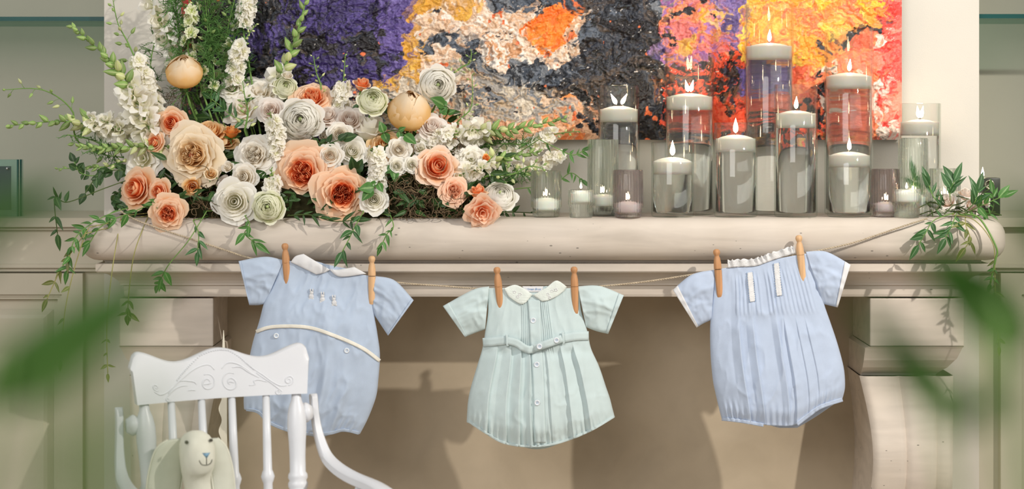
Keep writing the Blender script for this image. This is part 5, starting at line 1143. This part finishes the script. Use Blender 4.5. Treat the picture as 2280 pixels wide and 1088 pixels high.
# --- wooden peg pins
PN = [(634,541,641,643,'pindark','round-headed wooden clothes pin between the blue romper\'s sleeve and white collar'),(828,569,828,677,'pin','pale wooden clothes pin on the outer shoulder of the blue romper'),(1106,594,1115,697,'pindark','round-headed wooden clothes pin on the mint romper nearest the blue romper'),(1278,593,1281,699,'pindark','round-headed wooden clothes pin on the mint romper nearest the sky blue romper'),(1595,554,1603,662,'pindark','wooden clothes pin on the sky blue romper nearest the mint romper'),(1778,523,1788,628,'pin','topmost wooden clothes pin, on the sky blue romper nearest the leafy end bunch')]
for xa, ya, xb, yb, mt, lab in PN:
    Y = -.0215; a = P(xa, ya, Y); b = P(xb, yb, Y); d = b-a; Ln = d.length; d.normalize(); up = -d
    t = thing('clothes_pin', lab, 'clothes pin', b, 'wooden clothes pins')
    k = Ln/.105
    m = MB(); m.lathe([(.0003, 0), (.004, .0006), (.0068, .003), (.0078, .007), (.0070, .011), (.0052, .0145), (.0050, .016), (.0066, .020), (.0082, .030), (.0086, .042), (.0084, .0445), (.0003, .045)], 20, a, b); obj('head', m, M[mt], t)
    for s_ in (-1, 1):
        m = MB(); pts = []; n = 11; ax = Vector((0,-1,0)); sd = d.cross(ax).normalized(); ax = sd.cross(d).normalized()
        for hh, r, g in ((.0445, .0084, .0006), (.055, .0082, .0016), (.075, .0076, .0022), (.095, .0070, .0026), (.103, .0060, .0034), (.105, .0040, .0040)):
            c = a+d*hh*k
            for i in range(n):
                an = PI*i/(n-1); pts.append(c+sd*r*math.cos(an)+ax*s_*(g+max(0, r-g)*math.sin(an)))
            
        m.grid(pts, n, 6, True, flip=(s_ > 0)); o_ = len(m.v)-n; m.f.append(tuple(range(o_, o_+n))); obj('prong', m, M[mt], t)
# ------------------------------------------------------------------ child's rocking chair (local: x across, -y front, z up from the hearth)
ch = thing('rocking_chair', 'white painted child-size wooden rocking chair with carved crest rail', 'chair', (-.547, -.65, .25), rotz=math.radians(25))
def crest_pt(x, t, front, y0=0.0):                            # x in -1..1, t 0..1 bottom to top
    hx = .170*(1-.055*(1-t)); zt = .636+.010*math.cos(x*2*PI*1.05)+.003*smooth01(.5, .95, abs(x))
    zb = .556
    z = zb+(zt-zb)*t
    return Vector((x*hx, y0-.018*x*x+.06*(z-.60)*0+(-.011 if front else .011)+.18*(z-.60), z))
m = MB(); nx = 60; rows = []
prof = [(0, 1), (.04, 1)]+[(q, 1) for q in np.linspace(.08, .92, 8)]+[(.97, 1), (1.0, .55), (1.0, -.55), (.97, -1)]+[(q, -1) for q in np.linspace(.92, .08, 4)]+[(0, -1)]
pts = []
for i in range(nx):
    x = -1+2*i/(nx-1)
    for (tt, s_) in prof:
        p1 = crest_pt(x, tt, True); p2 = crest_pt(x, tt, False); p = p1.lerp(p2, (1-s_)/2)
        r = max(0, (abs(x)-.90)/.10); p.z -= (1-math.sqrt(max(0, 1-r*r)))*.026*smooth01(.6, 1, tt)
        pts.append(p)
m.grid(pts, len(prof), nx, True, flip=True)
m.f.append(tuple(range(len(prof)))[::-1]); o_ = (nx-1)*len(prof); m.f.append(tuple(o_+i for i in range(len(prof))))
crest = obj('crest_rail', m, M['white'], ch, True, 40); crest['_local'] = 1
# carving: shallow scrolls and a beaded arch
def cz(zx, zy):
    px = zx/5.43+280; py = zy/5.43+760; yb = 893-(px-305)*.065; sx = (px-481)/196.0; t = (yb-py)/103.0
    p = crest_pt(max(-.98, min(.98, sx)), min(.97, t), True); p.y -= .0002; return p
m = MB()
def carve(l, r=.0013, n=40): m.tube([cz(*q) for q in catmull(l, n)], [r*(.5+.5*math.sin(PI*(i+2)/(n+4))) for i in range(n)], 6)
def spiral(cx, cy, r0, turns, a0, sgn=1):
    return [(cx+r0*(1-.8*k/24)*math.cos(a0+sgn*turns*2*PI*k/24), cy+r0*(1-.8*k/24)*math.sin(a0+sgn*turns*2*PI*k/24)) for k in range(25)]
carve([(1480,240),(1600,320),(1720,430),(1820,495),(1900,500)]); carve(spiral(1925,440,62,1.6,1.6,-1)); carve([(1530,300),(1700,440),(1800,530),(1850,570)]); carve(spiral(1800,575,42,1.3,-.2,1))
carve([(1110,330),(1180,260),(1300,240),(1420,280),(1560,370)]); carve(spiral(1215,480,118,1.5,-1.2,-1)); carve([(1240,300),(1340,270),(1440,310),(1530,350)]); carve([(1660,430),(1560,400),(1500,420),(1510,470),(1440,490)])
carve([(1020,340),(960,275),(850,262),(740,290),(640,360),(560,430),(500,500),(430,590)]); carve(spiral(925,480,105,1.5,-1.9,1)); carve([(560,410),(650,405),(760,440),(790,480)]); carve([(680,480),(600,480),(520,520),(440,600),(400,650)])
carve(spiral(285,525,45,1.3,.6,1)); carve([(260,580),(330,610),(420,570),(520,470)]); carve(spiral(415,665,30,1.2,0)); carve([(880,495),(930,492),(975,488)]); carve([(1180,480),(1215,470),(1255,478)]); carve([(680,550),(730,545),(770,555)])
for k, q in enumerate(catmull([(560,390),(640,290),(740,200),(880,125),(1040,92),(1180,105),(1320,140),(1420,200),(1500,255)], 46)):
    p = cz(*q); m.lathe([(.0002, .0014), (.0012, .001), (.0016, 0), (.0016, -.001)], 7, p, p+Vector((0,-1,-.1)))
c_ = obj('carving', m, M['white'], crest)
c_['_local'] = 1
def turned(p0, p1, prof, n=18):
    p0, p1 = Vector(p0), Vector(p1); L_ = (p1-p0).length; m = MB(); m.lathe([(r, t*L_) for t, r in prof], n, p0, p1, caps=True); return m
seat_z = .235
post_prof = [(0, .0085), (.05, .0095), (.10, .0150), (.15, .0175), (.22, .0180), (.30, .0160), (.38, .0150), (.47, .0150), (.485, .0180), (.505, .0185), (.52, .0160), (.535, .0185), (.555, .0185), (.57, .0160), (.585, .0185), (.60, .0185), (.615, .0180), (.64, .0190), (.98, .0190), (1, .017)]
sp_prof = [(0, .0066), (.30, .0078), (.46, .0084), (.475, .0105), (.50, .0128), (.525, .0105), (.54, .0085), (.70, .0088), (.76, .0092), (.775, .012), (.795, .0128), (.815, .010), (.83, .0085), (1, .008)]
for x in (-.145, .145): obj('back_post', turned((x, -.006-.018*.7, .560), (x*.93, -.070, seat_z+.01), post_prof), M['white'], ch)
for x in (-.098, -.040, .018, .083): obj('spindle', turned((x+.004, -.010-.018*(x/.17)**2, .560), (x*.93, -.070, seat_z+.02), sp_prof), M['white'], ch)
for s_ in (-1, 1):
    # bentwood arm: a flat strip that drops beside the post and sweeps forward
    cl = catmull([(.186, .004, .548), (.186, .000, .535), (.187, -.006, .505), (.190, -.020, .470), (.194, -.050, .438), (.198, -.100, .424), (.200, -.180, .420), (.200, -.300, .424), (.198, -.370, .420), (.196, -.392, .405)], 46)
    m = MB(); pts = []
    for i, q in enumerate(cl):
        q = Vector(q); tt = Vector(cl[min(i+1, 45)])-Vector(cl[max(i-1, 0)]); tt.normalize(); nn = Vector((1,0,0)).cross(tt).normalized()
        ww = .0085+.010*smooth01(8, 34, i); hh = .0085 if i > 2 else .0085*(.45+.2*i)
        for a, b in ((-.75, -1), (.75, -1), (1, -.7), (1, .7), (.75, 1), (-.75, 1), (-1, .7), (-1, -.7)): pts.append(Vector((s_*q.x, q.y, q.z))+Vector((a*ww*.8, 0, 0))+nn*b*hh)
    m.grid(pts, 8, 46, True); m.f.append(tuple(range(8))[::-1]); m.f.append(tuple(45*8+i for i in range(8)))
    arm = obj('arm', m, M['white'], ch, True, 45); arm['_local'] = 1
    zk = .517; m = MB(); m.lathe([(.0005, 0), (.012, .0), (.0165, .004), (.0195, .010), (.0175, .015), (.0155, .017), (.0125, .022), (.0005, .022)], 22, (s_*.154, -.016, zk), (s_*.3, -.016, zk))
    obj('arm_knob', m, M['white'], arm)
    m = MB(); m.lathe([(.0005, .003), (.0045, .003), (.0055, 0), (.0055, -.002)], 6, (s_*.141, -.035, zk+.002), (s_*.141-s_*.3, -.30, zk)); obj('arm_bolt', m, M['steel'], ch)
    for y in (-.34, -.22): obj('arm_support', turned((s_*.198, y, .415), (s_*.165, y+.01, seat_z), sp_prof), M['white'], ch)
m = MB(); m.bbox(-.185, .185, -.40, -.045, seat_z-.012, seat_z+.012, .010, 3); obj('seat', m, M['white'], ch, True, 50)
for x in (-.15, .15):
    for y, yr in ((-.35, -.39), (-.09, -.06)): obj('leg', turned((x, y, seat_z-.010), (x*1.12, yr, .045), post_prof), M['white'], ch)
for s_ in (-1, 1):
    m = MB(); pts = []
    for i in range(30):
        t = i/29; y = -.56+.80*t; z = .022+.085*((t-.45)*2)**2*.55
        for a, b in ((-.011, 0), (.011, 0), (.011, .028), (-.011, .028)): pts.append((s_*.168+a, y, z+b-.022))
    m.grid(pts, 4, 30, True); m.f.append((3,2,1,0)); m.f.append((116,117,118,119)); obj('rocker', m, M['white'], ch, True, 40)
for y, z in ((-.37, .13), (-.08, .13)): obj('stretcher', turned((-.158, y, z), (.158, y, z), [(0, .007), (.5, .011), (1, .007)]), M['white'], ch)
# ------------------------------------------------------------------ plush bunny on the seat (one continuous body)
bw = P(436, 1012, -.745)
bz = .25+seat_z+.012
bn = thing('plush_bunny', 'cream plush bunny with long drooping ears and blue nose seated in the rocking chair', 'plush toy', (bw.x+.012, -.755, bz))
def skin(name, verts, edges, parent, mat, rootv=0, sub=2):
    me = bpy.data.meshes.new(name); me.from_pydata([v[:3] for v in verts], edges, []); o = bpy.data.objects.new(name, me); C.objects.link(o); o.parent = parent
    sk = o.modifiers.new('skin', 'SKIN'); sk.use_smooth_shade = True
    for i, v in enumerate(verts):
        d = me.skin_vertices[0].data[i]; r = v[3]; d.radius = r if hasattr(r, '__len__') else (r, r); d.use_root = (i == rootv)
    s = o.modifiers.new('sub', 'SUBSURF'); s.levels = sub; s.render_levels = sub; me.materials.append(mat); return o
hz = bw.z-bz
hx = bw.x-(bw.x+.012)
V_ = [(0,0,.035,.036),(0,0,.065,.040),(0,.002,hz-.062,.030),(hx,.0,hz-.030,.034),(hx-.002,0,hz+.010,.048),(hx-.006,.004,hz+.050,.032),
      (-.036,-.02,.075,.016),(-.050,-.045,.045,.014),(-.045,-.062,.025,.013),(.036,-.02,.075,.016),(.050,-.045,.045,.014),(.046,-.062,.025,.013),
      (-.028,-.030,.022,.020),(-.036,-.085,.020,.018),(-.036,-.105,.026,.019),(.028,-.030,.022,.020),(.036,-.085,.020,.018),(.036,-.105,.026,.019)]
E_ = [(0,1),(1,2),(2,3),(3,4),(4,5),(1,6),(6,7),(7,8),(1,9),(9,10),(10,11),(0,12),(12,13),(13,14),(0,15),(15,16),(16,17)]
# muzzle
V_.append((hx+.020,-.032,hz-.010,.027)); E_.append((4,18)); V_.append((hx+.024,-.044,hz-.012,.017)); E_.append((18,19))
skin('body', V_, E_, bn, M['plush'])
def ear(pl, wd, th, n=26):
    c = catmull(pl, n); m = MB(); pts = []
    for i, q in enumerate(c):
        t = i/(n-1); w_ = wd*(.30+.70*math.sin(PI*min(1, .12+.80*t))**.8)*(1 if t < .93 else .75)
        for k in range(12):
            a = 2*PI*k/12; pts.append(Vector(q)+Vector((math.cos(a)*w_*.75, math.cos(a)*w_*.5, 0))+Vector((.5, -.8, 0)).normalized()*math.sin(a)*th)
    m.grid(pts, 12, n, True); m.f.append(tuple(range(12))[::-1]); m.f.append(tuple((n-1)*12+k for k in range(12)))
    m2 = MB()
    for k in (0, 6): m2.tube([Vector(pts[i*12+k]) for i in range(n)], .0016, 5)
    return m, m2
bn['_local'] = 1
for pl, wd in (([(hx-.030,.004,hz+.030),(hx-.042,.0,hz+.015),(hx-.050,.0,hz-.02),(hx-.055,-.005,hz-.06),(hx-.055,-.01,hz-.100),(hx-.050,-.012,hz-.125)], .038), ([(hx+.028,.006,hz+.030),(hx+.040,.004,hz+.012),(hx+.048,.0,hz-.02),(hx+.054,-.004,hz-.06),(hx+.056,-.008,hz-.095),(hx+.054,-.010,hz-.115)], .024)):
    a, b = ear(pl, wd, .006); e = obj('ear', a, M['plushear'], bn); e['_local'] = 1; obj('ear_seam', b, M['plush'], e)
def at_face(px, py): q = P(px, py, -.755-.044); return Vector((q.x-bn.location.x, 0, q.z-bn.location.z))
p = at_face(463, 1009); yn = -.0635
m = MB(); m.add([(p.x-.0075, yn+.002, p.z+.004), (p.x+.0075, yn+.002, p.z+.005), (p.x+.001, yn+.001, p.z-.006), (p.x, yn-.003, p.z+.001)], [(0,3,1),(1,3,2),(2,3,0),(0,1,2)]); obj('nose', m, M['nose'], bn)
m = MB(); m.tube([(p.x+.001, yn, p.z-.005), (p.x+.001, yn, p.z-.016)], .0009, 5)
m.tube([Vector(q) for q in catmull([(p.x-.013, yn+.006, p.z-.010), (p.x-.008, yn+.001, p.z-.016), (p.x+.001, yn-.001, p.z-.017), (p.x+.008, yn+.001, p.z-.014), (p.x+.010, yn+.004, p.z-.008)], 14)], .0009, 5); obj('mouth', m, M['thread'], bn)
e = at_face(413, 986); m = MB(); m.lathe([(.0003, .003), (.002, .0025), (.003, .001), (.003, -.002)], 10, (e.x, -.0345, e.z), (e.x-.25, -1, e.z)); obj('eye', m, M['thread'], bn)
e = at_face(466, 984); m = MB(); m.lathe([(.0003, .003), (.002, .0025), (.003, .001), (.003, -.002)], 10, (e.x, -.024, e.z), (e.x+.8, -.7, e.z)); obj('eye', m, M['thread'], bn)
# ------------------------------------------------------------------ scalloped cream board behind the chair
bd = thing('scalloped_board', 'narrow cream scalloped board standing behind the rocking chair', 'board', P(496, 1000, .02)*1)
bd.location.z = .25; m = MB(); x0 = X(494, .02); pts = []; n = 90
for i in range(n):
    z = .25+(Z(872, .02)-.25)*i/(n-1); l = x0-.003+.0035*math.cos(z*2*PI/.05); r = x0+.012
    for x, y in ((l, .015), (r, .015), (r, .024), (l, .024)): pts.append((x, y, z))
m.grid(pts, 4, n, True); m.f.append((3,2,1,0)); o_ = (n-1)*4; m.f.append((o_, o_+1, o_+2, o_+3)); obj('board', m, M['cardc'], bd, False)
m = MB(); m.lathe([(.005, 0), (.0045, .06), (.003, .11), (.0006, .14)], 8, (x0+.004, .0195, Z(874, .02)), (x0+.004, .0195, 9)); obj('finial', m, M['cardc'], bd)
# ------------------------------------------------------------------ potted plants close to the camera
def plant(loc, leaves, label):
    t = thing('potted_plant', label, 'plant', (loc[0], loc[1], 0), 'potted plants near the camera')
    x, y = loc
    m = MB(); m.lathe([(.0005, .0), (.10, 0), (.105, .01), (.135, .26), (.145, .26), (.145, .30), (.130, .30), (.126, .27), (.0005, .27)], 28, (x, y, 0), (x, y, 1)); obj('pot', m, M['terracotta'], t)
    m = MB(); m.lathe([(.0005, .275), (.07, .276), (.127, .272)], 20, (x, y, 0), (x, y, 1)); obj('soil', m, M['soil'], t)
    for (pa, pb, w_, Y, lm) in leaves:
        a = P(pa[0], pa[1], Y); b = P(pb[0], pb[1], Y-.01); d = b-a; L_ = d.length
        s0 = Vector((x+rnd.uniform(-.03, .03), y+rnd.uniform(-.03, .03), .272))
        m = MB(); m.tube([Vector(q) for q in catmull([tuple(s0), tuple(s0*.5+a*.5+Vector((0,0,-.04))), tuple(a-Vector((0,.0,.03))), tuple(a)], 14)], .0011, 6); obj('stem', m, M['stem'], t)
        me = leaf_mesh(1, w_*sc(Y)/L_*.5*1.35, .06, .2, n=14, tip=.3); md = inst('leaf', me, M[lm], t, tm(a-wloc(t), xframe(d, 0, (0,-1,0)), L_))
        sm = md.modifiers.new('thick', 'SOLIDIFY'); sm.thickness = .02
plant((-.34, -3.42), [((-60,905),(400,590),122,-3.57,'plant'), ((-140,530),(150,420),80,-3.58,'plant'), ((60,1180),(520,930),110,-3.84,'plant'), ((-160,640),(20,450),90,-3.62,'plant')], 'leafy potted plant out of focus close to the camera on the rocking chair side')
plant((.36, -3.42), [((2300,780),(2040,535),128,-3.56,'plant'), ((2150,960),(1905,660),88,-3.57,'plant'), ((2420,650),(2225,430),95,-3.58,'plant'), ((2270,850),(2080,960),60,-3.6,'plant')], 'leafy potted plant out of focus close to the camera at the black candle side')
for o in bpy.data.objects:
    if '_local' in o: del o['_local']
